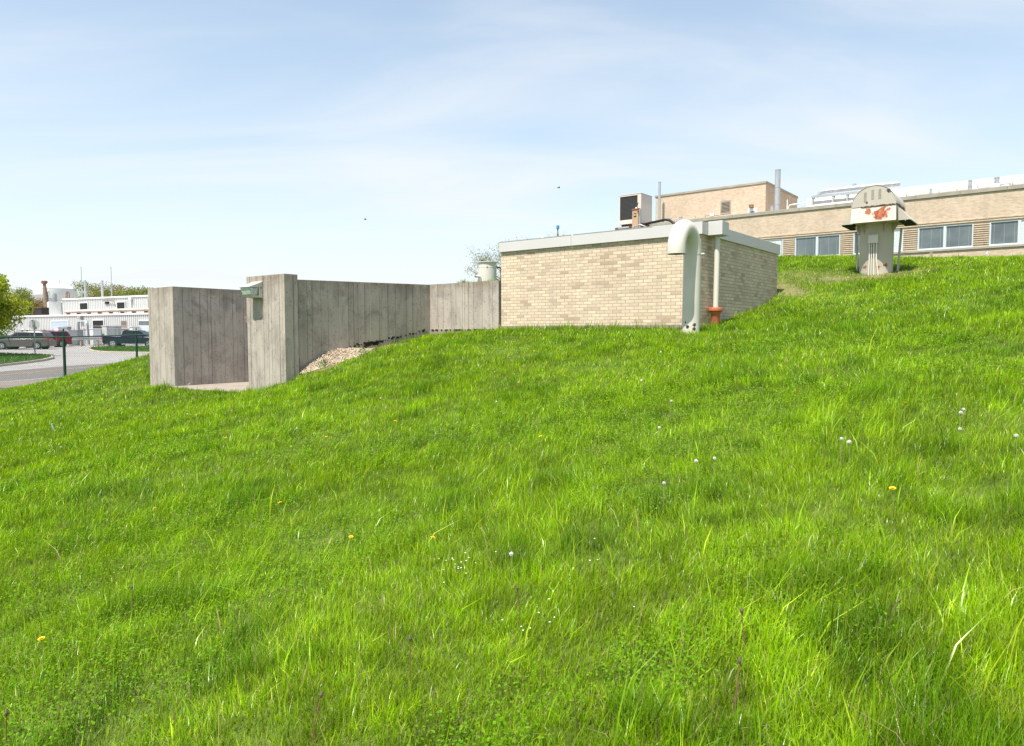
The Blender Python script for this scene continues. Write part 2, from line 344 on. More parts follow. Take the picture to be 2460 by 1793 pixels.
def H(X, Y):
    X = np.asarray(X, float); Y = np.asarray(Y, float)
    near = (1-sstep(np.abs(X+1), 24, 40))*(1-sstep(Y, 33, 45))*sstep(Y, -25, -10)
    z = plane(X, Y)+tps(np.clip(X, -30, 30), np.clip(Y, -10, 40))*near
    z = 3.0-np.log1p(np.exp(np.clip((3.0-z)*3.5, -50, 50)))/3.5          # soft ceiling: the hill flattens
    z = np.maximum(z, -4)
    lx, ly = loc(X, Y)
    z = z+(fbm(X*.9, Y*.9, 3)-.5)*.10*near
    mound = 1.18+.075*np.clip(ly, 0, 4.5)-.10*np.clip(ly-6, 0, 12)+.25*np.clip(lx+5, 0, 5)*sstep(ly, 1, 5)*.2
    mound = mound-1.6*(1-sstep(lx, -9.6, -6.9))*1.0
    mm = sstep(ly, .12, .3)*sstep(lx, -9.6, -9.0)*(1-sstep(ly, 12, 20))*(1-sstep(lx, -2.8, -.5))
    z = z*(1-mm)+np.maximum(z, mound)*mm
    pas = sstep(lx, -12.15, -12.0)*(1-sstep(lx, -7.62, -7.47))*sstep(ly, -4.6, -4.42)*(1-sstep(ly, 2.6, 2.8))
    z = z*(1-pas)+(-1.38)*pas
    lm = sstep(Y, 29.9, 31.3)*(1-sstep(X/np.maximum(Y, 1), -.36, -.12))
    return z*(1-lm)+(lotz(Y)-.03)*lm
def h1(X, Y): return float(H(np.array([X]), np.array([Y]))[0])
def hit(u, y, dmax=60):
    """where the line of sight through a photo pixel meets the lawn"""
    for d in np.arange(1.5, dmax, .02):
        p = P(u, y, d)
        if p.z <= h1(p.x, p.y): return p
    return P(u, y, dmax)

# ------------------------------------------------------------------ setting: ground, road, parking lot
def coords(lo, hi, step, far):
    a = list(np.arange(lo, hi+1e-6, step)); q = step; left = [lo]; right = [hi]
    while right[-1] < far: q *= 1.22; right.append(right[-1]+q); left.append(left[-1]-q)
    return np.array(left[:0:-1]+a+right[1:])
gx = coords(-25, 22, .18, 900); gy = coords(-3, 33, .18, 1400)
GX, GY = np.meshgrid(gx, gy); GZ = H(GX, GY); nx, ny = len(gx), len(gy)
idx = np.arange(nx*ny).reshape(ny, nx)
quads = np.stack([idx[:-1, :-1], idx[:-1, 1:], idx[1:, 1:], idx[1:, :-1]], -1).reshape(-1, 4)
def np_mesh(name, V, loops, starts, totals):
    me = bpy.data.meshes.new(name); me.vertices.add(len(V)); me.vertices.foreach_set('co', V.astype(np.float32).ravel())
    me.loops.add(len(loops)); me.loops.foreach_set('vertex_index', loops.astype(np.int32))
    me.polygons.add(len(starts)); me.polygons.foreach_set('loop_start', starts.astype(np.int32)); me.polygons.foreach_set('loop_total', totals.astype(np.int32))
    me.update(calc_edges=True); return me
me = np_mesh('ground', np.stack([GX, GY, GZ], -1).reshape(-1, 3), quads.ravel(), np.arange(len(quads))*4, np.full(len(quads), 4)); me.shade_smooth()
t = NT('turf_soil')
soil = t.ramp(t.noise(3.5, None, 6, .65), [(.3, (.045, .075, .012)), (.55, (.075, .115, .02)), (.8, (.15, .14, .06))])
t.bump(t.noise(25, None, 4), .6, .03); at_ = t.n('Attribute'); at_.attribute_name = 'worn'; soil = t.mix(at_.outputs['Fac'], soil, t.ramp(t.noise(8, None, 5, .7), [(.35, (.16, .12, .07)), (.65, (.38, .30, .17))])); me.materials.append(t.col(soil, .95, 0, .1)); GROUND = me
tag(link('ground', me), kind='structure')
def sheet(name, poly, mat, dz, kind='structure', step=2.0, zf=None):
    """flat-lying sheet that follows the lot: polygon cut into strips in Y"""
    b = bmesh.new(); vs = [b.verts.new((x, y, 0)) for x, y in poly]; b.faces.new(vs)
    ys = sorted({q for q in LOTD if min(p[1] for p in poly) < q < max(p[1] for p in poly)})
    for q in ys: bmesh.ops.bisect_plane(b, geom=b.verts[:]+b.edges[:]+b.faces[:], plane_co=(0, q, 0), plane_no=(0, 1, 0))
    bmesh.ops.recalc_face_normals(b, faces=b.faces)
    for v in b.verts: v.co.z = float(lotz(v.co.y))+dz
    for f in b.faces:
        if f.normal.z < 0: f.normal_flip()
    me = bpy.data.meshes.new(name); b.to_mesh(me); b.free(); me.materials.append(mat); o = link(name, me); tag(o, kind=kind); return o
def asphalt(name, c, v=.15):
    t = NT(name); a = t.mix(1, c, t.ramp(t.noise(.35, None, 5, .6), [(.3, 1-v), (.7, 1.08)]), 'MULTIPLY')
    a = t.mix(1, a, t.ramp(t.noise(18, None, 3), [(.3, .93), (.7, 1.05)]), 'MULTIPLY'); return t.col(a, .9, 0, .2)
M['lot'] = asphalt('pale_worn_asphalt', (.33, .31, .30)); M['road'] = asphalt('grey_asphalt', (.17, .155, .15)); M['shoulder'] = asphalt('brown_grey_asphalt', (.23, .19, .165))
M['lineY'] = asphalt('yellow_road_paint', (.52, .34, .10), .2); M['lineW'] = asphalt('white_road_paint', (.55, .54, .50), .2)
sheet('parking_lot', [(-260, 30.8), (-6, 30.8), (-14, 70), (-20, 130), (-20, 330), (-260, 330)], M['lot'], -.02)  # stretched far back, unseen, to cut green bounce onto the water tower
def gp(u, y):            # point of the lot seen at a photo pixel
    for d in np.arange(29, 130, .05):
        p = P(u, y, d)
        if p.z <= lotz(d)+.02: return p.x, p.y
    return p.x, p.y
def lerp2(a, b, t): return (a[0]+(b[0]-a[0])*t, a[1]+(b[1]-a[1])*t)
Wl, Wr = gp(0, 917), gp(131, 904)      # edge line
Yl, Yr = gp(0, 900), gp(279, 876)      # centre line
El, Er = gp(0, 892), gp(330, 864)      # far edge of the dark asphalt
rdir = np.array([Yr[0]-Yl[0], Yr[1]-Yl[1]]); rdir /= np.linalg.norm(rdir); rn = np.array([rdir[1], -rdir[0]])
def along(p, a, off=0): return (p[0]+rdir[0]*a+rn[0]*off, p[1]+rdir[1]*a+rn[1]*off)
offE = float(np.dot(np.array(El)-np.array(Yl), rn)); offW = float(np.dot(np.array(Wl)-np.array(Yl), rn))
def band(a0, a1, o0, o1): return [along(Yl, a0, o0), along(Yl, a1, o0), along(Yl, a1, o1), along(Yl, a0, o1)]
def clipy(poly, y0): # keep part beyond the fence
    out_ = []
    for i, p in enumerate(poly):
        q = poly[(i+1) % len(poly)]
        if p[1] >= y0: out_.append(p)
        if (p[1]-y0)*(q[1]-y0) < 0: k = (y0-p[1])/(q[1]-p[1]); out_.append(lerp2(p, q, k))
    return out_
sheet('road', clipy(band(-30, 34, offE, offW+.05), 30.9), M['road'], -.012)
sheet('road_shoulder', clipy(band(-30, 34, offW+.05, offW+9), 30.9), M['shoulder'], -.012)
sheet('road_centre_line', clipy(band(-30, 34, -.07, .07), 30.9), M['lineY'], -.006)
sheet('road_edge_line', clipy(band(-30, 34, offW-.06, offW+.05), 30.9), M['lineW'], -.006)
def island(name, pts, mat_top):
    top = pts; b = MB(); b.prism(pts, lambda x, y: float(lotz(y))-.1, lambda x, y: float(lotz(y))+.13)
    o = b.build('kerb', M['kerb'], None, bevel=.03); tag(o, kind='structure')
    c = np.mean(np.array(pts), 0); ins = [tuple(c+(np.array(p)-c)*(1-.22/np.linalg.norm(np.array(p)-c))) for p in pts]
    b = MB(); b.prism(ins, lambda x, y: float(lotz(y))+.02, lambda x, y: float(lotz(y))+.17)
    o = b.build('verge', mat_top); tag(o, kind='structure'); return ins
t = NT('short_turf'); M['turf'] = t.col(t.ramp(t.noise(9, None, 5, .7), [(.3, (.045, .10, .018)), (.7, (.10, .18, .035))]), .95, 0, .1)
isl1 = [gp(*q) for q in [(-330, 906), (-120, 892), (0, 880), (60, 873), (105, 867), (127, 862), (131, 859), (110, 857.5), (60, 855), (0, 853), (-150, 852), (-330, 852)]]
isl2 = [gp(*q) for q in [(213, 841), (222, 845), (250, 847.2), (300, 848.5), (420, 849.5), (520, 850), (520, 837), (400, 836), (300, 835.5), (250, 836), (225, 838)]]
island('verge_island', isl1, M['turf']); island('verge_island', isl2, M['turf'])

# ------------------------------------------------------------------ small brick building
FRAME = (O0[0], O0[1], 0)
def site(name, label, cat, x=0, y=0, zb=0, group=None):
    """thing in the site frame, parts in absolute heights relative to the brick corner shifted by x,y"""
    p = wor(x, y, zb); return thing(name, label, cat, (p.x, p.y, zb), ANG, group, keepz=True)
LX, DY, ZT = 4.94, 4.5, 2.12
b1 = site('brick_building', 'small cream brick building with grey metal fascia, half buried in the grassy slope', 'building', zb=-.2)
mb = MB(); mb.box(-LX, 0, 0, DY, -.4, ZT-.17); mb.build('wall', M['brick'], b1)
mb = MB()
for (x0, x1, y0, y1) in ((-LX-.03, -2.95, -.05, .0), (-2.945, .045, -.05, .0), (0, .045, 0, 2.32), (0, .045, 2.325, DY+.03), (-LX-.03, .045, DY, DY+.05), (-LX-.05, -LX, 0, DY)):
    mb.box(x0, x1, y0, y1, ZT-.235, ZT)
mb.build('fascia', M['fascia'], b1, bevel=.004)
mb = MB(); mb.box(-LX, 0, 0, DY, ZT-.168, ZT-.05); mb.build('roof', M['roofing'], b1)
mb = MB(); mb.box(-LX-.03, -2.95, -.053, -.02, ZT-.01, ZT+.004); mb.box(-2.9, -1.0, -.053, -.02, ZT-.01, ZT+.004); mb.build('drip_edge', M['grey'], b1)
mb = MB(); mb.box(-LX, .0, -.012, -.001, -.3, .16); mb.build('footing', M['conc_plain'], b1)
mb = MB(); mb.box(.047, .33, .22, .56, ZT-.24, ZT+.025); mb.build('conductor_head', M['fascia'], b1, bevel=.006)
mb = MB(); mb.tube([(.16, .40, ZT-.235), (.16, .40, 1.4), (.15, .40, .45)], .052, 14)
mb.build('downspout', M['cream'], b1, smooth=40)
dp = wor(.15, .40); zg = h1(dp.x, dp.y)
cp_ = thing('drain_receiver', 'orange terracotta drain pipe with flared collar under the downspout', 'drain pipe', (dp.x, dp.y, zg-.12), ANG)
mb = MB(); q = .50-zg+.0
mb.lathe([(.085, 0), (.085, q-.02), (.11, q+.03)], 20); mb.build('pipe', M['clay'], cp_, smooth=40)
mb = MB(); mb.lathe([(.11, q+.03), (.135, q+.05), (.14, q+.10), (.13, q+.115), (.075, q+.115), (.07, q+.03)], 20); mb.build('collar', M['clay'], cp_, smooth=40)

# gooseneck vent in front of the corner
gp0 = P(1659, 808, 12.6); gz = h1(gp0.x, gp0.y)
gn = thing('gooseneck_vent', 'tall cream gooseneck vent pipe standing in the grass before the brick corner', 'vent pipe', (gp0.x, gp0.y, gz-.1), 0)
base = Vector((0, 0, 0)); top = 1.40-gz+.1; rr = .155
hd = Vector((-.65, -.76, 0)).normalized(); HR = .30
mb = MB(); mb.tube([(0, 0, 0), (.004, 0, .5), (.012, 0, top-.02)], [rr+.004, rr, rr], 40); mb.build('shaft', None or chipped('gooseneck_paint', (.61, .57, .485), [((.03, -.15, .27), .06), ((.02, -.15, .18), .05), ((-.09, -.12, .22), .05), ((-.12, -.1, .30), .035)], .69, dark=True), gn, smooth=40)
ARC = [Vector((.012, 0, top))+hd*(HR-HR*math.cos(a))+Vector((0, 0, 1.36*HR*math.sin(a))) for a in np.linspace(0, math.pi, 25)]
ARC = ARC+[ARC[-1]-Vector((0, 0, .03)), ARC[-1]-Vector((0, 0, .055))]
mb = MB(); mb.tube(ARC, [rr]*23+[rr*1.01]*4, 40, cap=False)
mb.tube([p for p in ARC[::-1]], [rr*.955]*27, 40, cap=False)
o = mb.build('bend', M['cream'], gn, smooth=50, recalc=False)
mb = MB(); mb.tube([ARC[-1]+Vector((0, 0, .012)), ARC[-1]+Vector((0, 0, .016))], rr*.955, 32); mb.build('opening', M['dark'], gn)
mb = MB(); mb.tube([(.012, 0, top-.022), (.012, 0, top-.004)], rr+.004, 40); mb.build('weld_seam', M['cream'], gn, smooth=40)
mb = MB(); mb.tube([(.012+rr-.02, -.06, top-.013), (.012+rr+.035, -.075, top-.013)], .019, 10); mb.build('plug', M['cream'], gn, smooth=30)

# air conditioner and electrical gear on the brick roof (site-frame positions found from the photo)
RZ = ZT-.05
def at(u, y, depth):      # site-frame coordinates of a photo pixel at a given distance
    p = P(u, y, depth); return (*loc(p.x, p.y), p.z)
def xatu(u, yl):
    """site-frame x of the point seen in photo column u on the line y = yl"""
    p = P(u, 560, 1.0); t_ = p.x
    return (t_*(O0[1]+.784*yl)-O0[0]-.621*yl)/(.784+.621*t_)
ac = site('air_conditioner', 'beige air conditioner with black coil standing on the brick roof', 'air conditioner', zb=RZ)
y0 = .85; x0 = xatu(1487, y0); x1 = xatu(1540, y0); y1 = y0+.50; ah0, ah1 = 2.375, 3.0; fr = .028; fw = .085
mb = MB(); mb.box(x0, x1, y0+.012, y1, ah0, ah1); mb.build('cabinet', M['acbody'], ac, bevel=.006)
mb = MB()
for q in ((x0, x0+fr, ah0, ah1), (x1-fw, x1, ah0, ah1), (x0+fr, x1-fw, ah1-fr, ah1), (x0+fr, x1-fw, ah0, ah0+.09)): mb.box(q[0], q[1], y0-.014, y0+.01, q[2], q[3])
mb.build('front_frame', M['acbody'], ac)
mb = MB(); mb.box(x0+fr, x1-fw, y0-.002, y0+.011, ah0+.09, ah1-fr); mb.build('coil_grille', M['coil'], ac)
mb = MB(); mb.box(x0-.006, x1+.006, y0-.02, y1+.006, ah1, ah1+.011); mb.build('lid', M['acbody'], ac, bevel=.003)
mb = MB()
for yy in (y0+.0, y1-.06): mb.box(x0-.10, x1+.10, yy, yy+.05, RZ+.195, RZ+.25)
for xx in (x0+.03, x1-.07): mb.box(xx, xx+.05, y0+.06, y1-.07, RZ+.25, ah0)
mb.build('rail', M['rust'], ac)
mb = MB(); mb.box(x0-.085, x0+.40, y0-.06, y0+.0, RZ-.0, RZ+.193); mb.box(x0+.42, x1+.08, y0-.03, y0+.03, RZ, RZ+.193); mb.box(x0-.08, x1, y1-.2, y1-.1, RZ, RZ+.193); mb.build('sleeper', M['black'], ac, bevel=.006)
mb = MB(); mb.box(x0+.04, x0+.30, y0-.10, y0-.045, RZ+.205, RZ+.24); mb.build('conduit_tray', M['galv'], ac)
db = site('disconnect_box', 'tan electrical box with rusty hood on a post before the air conditioner', 'electrical box', zb=RZ)
by = y0-.18; bx = xatu(1518, by); bw = .15; bz0, bz1 = 2.24, 2.63
mb = MB(); mb.box(bx, bx+bw, by, by+.08, bz0, bz1); mb.build('case', M['acbox'], db, bevel=.006)
mb = MB(); mb.hexa([(bx-.006, by-.012, bz1), (bx+bw+.006, by-.012, bz1), (bx+bw+.006, by+.09, bz1), (bx-.006, by+.09, bz1)], [(bx, by, bz1+.028), (bx+bw, by, bz1+.028), (bx+bw, by+.09, bz1+.035), (bx, by+.09, bz1+.035)]); mb.build('hood', M['rust'], db)
mb = MB(); mb.box(bx+bw+.006, bx+bw+.03, by+.02, by+.075, RZ, bz1+.01); mb.build('post', M['galv'], db)
mb = MB(); mb.box(bx+.045, bx+.10, by-.006, by-.001, bz1-.15, bz1-.075); mb.build('latch_plate', M['black'], db)
mb = MB(); mb.box(bx+.055, bx+.09, by-.011, by-.0065, bz1-.125, bz1-.098); mb.build('warning_sticker', paint('pale_yellow_sticker', (.6, .55, .2), .6), db)
mb = MB(); mb.tube([(bx+bw-.01, by+.0, bz1-.045), (bx+bw+.015, by-.02, bz1-.03)], .015, 8); mb.build('switch_knob', M['redlens'], db, smooth=40)
mb = MB(); mb.tube([(bx+.10, by+.03, bz1+.03), (bx+.105, by+.02, bz1+.07), (bx+.135, by-.01, bz1+.13), (bx+.145, by-.02, bz1+.14)], [.014, .013, .019, .014], 8); mb.build('handle', M['rust'], db, smooth=40)
mb = MB(); mb.tube([(bx+.085, by+.03, bz1+.03), (bx+.085, by+.03, bz1+.055)], [.03, .022], 8); mb.build('weather_cap', M['galv'], db, smooth=40)
hs = site('insulated_pipe', 'black insulated pipe arching from air conditioner toward the gooseneck vent', 'pipe', zb=RZ)
pts = [(xatu(u, yl), yl, z+.07) for u, yl, z in ((1549, 1.0, 2.29), (1562, 1.0, 2.305), (1580, .95, 2.31), (1596, .9, 2.32), (1608, .85, 2.29), (1617, .8, 2.22), (1624, .75, 2.10), (1626, .75, 2.05))]
mb = MB(); mb.tube(pts, .027, 12); mb.build('insulation', M['black'], hs, smooth=40)
mb = MB(); mb.tube([(p[0]+.04, p[1]+.02, p[2]+.034) for p in pts[3:]], .007, 8); mb.build('cable', M['grey'], hs, smooth=40)
cb = site('flexible_conduit', 'grey flexible conduit looping at the foot of the electrical box', 'conduit', zb=RZ)
mb = MB(); mb.tube([(bx+.0, by-.02, RZ+.13), (bx+.10, by-.05, RZ+.20), (bx+.23, by-.05, RZ+.225), (bx+.34, by-.02, RZ+.17), (bx+.38, by, RZ+.0)], .014, 8); mb.build('hose', M['grey'], cb, smooth=40)

# beacon, stub vent, pipe lying on roof
q = (xatu(1340, .35),); bc = thing('warning_beacon', 'small blue beacon lamp on a dark stem above the brick roof edge', 'beacon', tuple(wor(q[0], .35, RZ)), ANG)
mb = MB(); mb.tube([(0, 0, 0), (0, 0, .26)], .008, 8); mb.build('stem', M['black'], bc)
mb = MB(); mb.tube([(0, 0, .07), (0, 0, .17)], .019, 8); mb.tube([(0, 0, .17), (0, 0, .27)], .012, 8); mb.build('cable_boot', M['rust'], bc)
mb = MB(); mb.lathe([(.024, .27), (.034, .28), (.034, .35), (.028, .36)], 14); mb.build('lens', M['bluelamp'], bc, smooth=40)
q = (xatu(1304, .35),); pv = thing('roof_camera', 'small white egg shaped fitting on the left of the brick roof', 'roof fitting', tuple(wor(q[0], .35, RZ)), ANG)
mb = MB(); mb.lathe([(.012, 0), (.012, .045), (.03, .05), (.036, .08), (.034, .12), (.024, .165), (.01, .18)], 14); mb.build('dome', M['white'], pv, smooth=50)
mb = MB(); mb.lathe([(.03, 0), (.03, .02)], 12); mb.build('flange', M['black'], pv)
q0 = xatu(1449, .5)
rpipe = thing('roof_pipe', 'short white pipe lying on the brick roof left of the air conditioner', 'pipe', tuple(wor(q0, .5, RZ)), ANG)
mb = MB(); mb.tube([(0, 0, .045), (.40, .1, .05)], .03, 12); mb.build('pipe', M['white'], rpipe, smooth=40)
mb = MB(); mb.tube([(0, 0, -.0), (0, 0, .06)], .035, 12); mb.build('elbow', M['white'], rpipe, smooth=40)

# ------------------------------------------------------------------ board-marked concrete walls
def boardedge(p0, p1, depth=.009, seed=0, wmin=.07, wmax=.28):
    """points from p0 to p1 (plan) with form-board joints cut in; the solid lies to the left of the direction"""
    rd = random.Random(seed); p0 = np.array(p0, float); p1 = np.array(p1, float); Ln = np.linalg.norm(p1-p0); d = (p1-p0)/Ln; n = np.array([-d[1], d[0]])
    pts = [tuple(p0)]; s_ = .0; off = 0
    while True:
        s_ += rd.uniform(wmin, wmax)
        if s_ > Ln-.08: break
        no = rd.uniform(0, .005); g = rd.uniform(.007, .012)
        for a, o_ in ((s_, off), (s_+.002, depth+.004), (s_+g, depth+.004), (s_+g+.002, no)): pts.append(tuple(p0+d*a+n*o_))
        s_ += g; off = no
    pts.append(tuple(p1)); return pts
def walls(name, corners, z0, z1, parent, seed, edges=None, bevel=.012):
    pts = []
    for i, c in enumerate(corners):
        e = boardedge(c, corners[(i+1) % len(corners)], seed=seed+i) if (edges is None or i in edges) else [c, corners[(i+1) % len(corners)]]
        pts += e[:-1]
    m = MB(); m.prism(pts, z0, z1); return m.build(name, M['conc'], parent)
rw = site('retaining_wall', 'long board-marked concrete retaining wall from lamp pier to brick building', 'wall', -7.2, -4.34, zb=-1.5)
sx, sy = 7.2, 4.34
walls('pier', [(0, 0), (0, .32), (-1.42, .32), (-1.42, 0)], -1.7, 1.225, rw, 5, {0, 3, 2})
def ctop(x, y): return 1.12+.11*min(max(y/4.3, 0), 1)
walls('side_wall', [(-.10, .321), (-.10, 4.34), (-.45, 4.34), (-.45, .321)], -1.7, ctop, rw, 31, {0, 2})
walls('back_wall', [(-.098, 4.34), (2.18, 4.34), (2.18, 4.79), (-.45, 4.79), (-.45, 4.342)], -.6, 1.235, rw, 52, {0})
mb = MB()
for x in np.arange(-.08, 2.1, .11):
    zb_ = h1(*wor(x-7.2, -.05)[:2])
    mb.box(x, x+.112, 4.30, 4.34, -.5, .085+random.uniform(-.006, .006))
mb.build('footing', M['conc_plain'], rw)
mb = MB(); rd = random.Random(4)
for x in np.arange(0, 2.1, .05):
    if rd.random() < .55:
        w_ = rd.uniform(.02, .09); z_ = .085; a = rd.uniform(.01, .045)
        mb.prism([(x+w_*math.cos(k)*.6, 4.288) for k in (0,)]+[(x, 4.287), (x+w_, 4.287), (x+w_, 4.302), (x, 4.302)], z_-a, z_+a*.5) if False else mb.obox((x, 4.296, z_-a*.4), (w_, .018, a), (0, rd.uniform(-.3, .3), 0))
for y in np.arange(1.6, 4.3, .035):
    X_, Y_, _ = wor(-7.22, y-4.34); zz_ = h1(X_+.1, Y_-.08)+.08
    if rd.random() < (.85 if y < 2.7 else .6):
        s_ = rd.uniform(.02, .07)*(1.0 if y < 2.6 else .6)
        mb.obox((-.096, y, zz_+rd.uniform(0, .07)), (.02, s_*1.6, s_), (rd.uniform(-.5, .5), 0, 0))
mb.build('tar_coating', M['tar'], rw)
wa = site('concrete_wall', 'freestanding board-marked concrete wall end left of the lamp pier', 'wall', -11.97, -4.34, zb=-1.5)
walls('wall', [(0, 0), (0, 6.6), (-1.33, 6.6), (-1.33, 0)], -1.9, 1.155, wa, 77, {0, 3})
ew = site('end_wall', 'concrete wall closing the sunken passage between the two concrete walls', 'wall', -9.8, 2.7, zb=-1.4)
mb = MB(); mb.box(-2.17, 2.15, 0, .3, -1.6, 1.1); mb.build('wall', M['conc'], ew)
mb = MB(); mb.prism([tuple(wor(*q)[:2]) for q in ((-11.96, -4.42), (-8.62, -4.42), (-8.62, -4.0), (-7.66, -4.0), (-7.66, 2.7), (-11.96, 2.7))], -1.5, -1.335)
o = mb.build('path', M['conc_plain'], None, bevel=.01); tag(o, kind='structure')

# wall lamp and junction box on the pier
lp = site('wall_lamp', 'grey wall pack lamp with prismatic glass on the concrete pier', 'lamp', -7.99, -4.34, zb=.74)
mb = MB()
LW = -.40
mb.hexa([(LW, -.085, .76), (0, -.085, .76), (0, -.001, .74), (LW, -.001, .74)], [(LW, -.10, 1.06), (0, -.10, 1.06), (0, -.001, 1.11), (LW, -.001, 1.11)])
mb.hexa([(LW, -.325, .965), (0, -.325, .965), (0, -.1005, .965), (LW, -.1005, .965)], [(LW+.005, -.325, .978), (-.005, -.325, .978), (0, -.1005, 1.06), (LW, -.1005, 1.06)])
mb.hexa([(LW+.02, -.23, .76), (-.02, -.23, .76), (-.02, -.085, .75), (LW+.02, -.085, .75)], [(LW+.02, -.25, .80), (-.02, -.25, .80), (-.02, -.085, .80), (LW+.02, -.085, .80)])
mb.build('housing', M['lampmetal'], lp, bevel=.006)
mb = MB(); mb.hexa([(LW+.03, -.26, .801), (-.03, -.26, .801), (-.03, -.102, .801), (LW+.03, -.102, .801)], [(LW+.01, -.31, .964), (-.01, -.31, .964), (-.01, -.102, .964), (LW+.01, -.102, .964)])
mb.build('lens', M['lens'], lp, bevel=.02)
mb = MB(); mb.tube([(.001, -.045, .96), (.01, -.045, .96)], .014, 12); mb.build('side_plug', M['black'], lp, smooth=40)
jb = site('junction_box', 'rusty outlet box and conduits at the left edge of the pier', 'junction box', -8.62, -4.34, zb=.2)
mb = MB()
for x_ in (-.03, -.075): mb.tube([(x_, .045, .35), (x_, .045, .80)], .011, 8)
mb.build('conduit', M['acbox'], jb, smooth=40)
mb = MB(); mb.box(-.115, -.002, .005, .085, .21, .35); mb.build('box', M['rustpipe'], jb, bevel=.005)
mb = MB()
for z_ in (.315, .25): mb.tube([(-.115, .045, z_), (-.15, .045, z_)], .028, 10)
mb.build('outlet_cover', M['rust'], jb, smooth=30)

# gravel washed against the side wall
gb = []
mb = MB(); rd = random.Random(9)
for i in range(4200):
    s_ = rd.random(); y_ = .35+s_*2.1; wmax = .75*math.sin(math.pi*min(1, s_*.9+.1)); x_ = -.09+rd.random()**1.3*wmax
    p = wor(x_-7.2, y_-4.34); z_ = h1(p.x, p.y); hh = .16*math.sin(math.pi*min(1, s_+.08))*(1-(x_+.09)/max(wmax, .01))*1.3
    r_ = rd.uniform(.008, .024)
    mb.obox((p.x, p.y, z_+hh*rd.uniform(.6, 1.0)+.01), (r_*1.4, r_, r_*.8), (rd.uniform(0, 3), rd.uniform(0, 3), rd.uniform(0, 3)))
o = mb.build('gravel', M['stone']); tag(o, 'pale gravel washed against the foot of the concrete side wall', 'gravel', kind='stuff')

# ------------------------------------------------------------------ vent drum on the mound
dz = 1.30
q = P(1171, 672, 20.5); dr = thing('vent_drum', 'pale steel drum vent with rim on the mound behind the wall', 'vent', (q.x, q.y, 1.15), 0)
mb = MB(); rr_ = .262; hh = .9; mb.lathe([(rr_, 0), (rr_, hh-.30), (rr_+.004, hh-.295), (rr_+.004, hh-.285), (rr_, hh-.28), (rr_, hh)], 36)
topz = P(1171, 631, 20.5).z-1.15
mb = MB(); mb.lathe([(rr_, 0), (rr_, topz-.16), (rr_+.004, topz-.155), (rr_+.004, topz-.145), (rr_, topz-.14), (rr_, topz-.01)], 36); mb.build('shell', M['tank'], dr, smooth=30)
mb = MB(); mb.lathe([(rr_+.03, topz-.012), (rr_+.03, topz+.004), (rr_-.02, topz+.01)], 36); mb.build('rim', M['tank'], dr, smooth=30)
mb = MB(); mb.obox((.0, -rr_, topz-.15), (.04, .02, .02)); mb.build('hasp', M['rust'], dr)
q2 = P(1150, 672, 19.6); vl = thing('hydrant_valve', 'small brass and grey valve beside the drum behind the concrete wall', 'valve', (q2.x, q2.y, 1.12), 0)
zt_ = P(1150, 665, 19.6).z-1.12
mb = MB(); mb.tube([(0, 0, 0), (0, 0, zt_)], .028, 10); mb.tube([(.06, 0, 0), (.06, 0, zt_-.04)], .02, 8); mb.build('standpipe', M['grey'], vl, smooth=40)
mb = MB(); mb.tube([(-.09, 0, zt_+.02), (.07, .0, zt_)], [.035, .03], 10); mb.build('spout', M['tank'], vl, smooth=40)
mb = MB(); mb.tube([(-.092, 0, zt_+.02), (-.11, 0, zt_+.022)], .037, 10); mb.build('cap', M['rust'], vl, smooth=40)
q3 = P(1201, 660, 20.9); bp = thing('bracket_pipe', 'black bar on a rust and white post between drum and brick wall', 'pipe', (q3.x, q3.y, 1.2), 0)
zz3 = P(1201, 645, 20.9).z-1.2
mb = MB(); mb.tube([(-.12, 0, zz3+.05), (.05, 0, zz3), (.4, .1, zz3-.06)], .022, 8); mb.build('bar', M['black'], bp)
mb = MB(); mb.tube([(0.02, 0, 0), (.02, 0, zz3)], .012, 8); mb.build('rusty_post', M['rust'], bp)
mb = MB(); mb.tube([(-.03, 0, 0), (-.03, 0, zz3)], .009, 8); mb.build('white_post', M['white'], bp)

# ------------------------------------------------------------------ mushroom vent on the hill
vb = P(2104, 656, 19); vz = h1(vb.x, vb.y)
mv = thing('mushroom_vent', 'rusting cream ventilator with half round hood on a thick column on the hill', 'ventilator', (vb.x, vb.y, vz-.15), ANG)
k0 = .15+(1.60-vz)                                                   # local height of photo's grass line
CR = .405; zc = 1.27+k0; HXO = .06
M['ventpaint'] = chipped('vent_column_paint', (.47, .43, .35), [((-.22, -.36, .28), .13), ((.12, -.40, .26), .12), ((.3, -.3, .3), .1)], .70)
M['hoodpaint'] = chipped('vent_hood_paint', (.45, .41, .34), [((.40, -.80, 2.15), .10), ((-.1, -.80, 1.90), .06)], .69, dark=True)
M['skirtpaint'] = chipped('vent_skirt_paint', (.60, .55, .46), [((.24, -.83, 1.58), .25), ((.18, -.83, 1.50), .14), ((-.05, -.82, 1.67), .12), ((.40, -.82, 1.68), .08)], .635)
mb = MB(); mb.lathe([(CR, 0), (CR, zc), (CR+.01, zc+.02)], 40); mb.build('column', M['ventpaint'], mv, smooth=40)
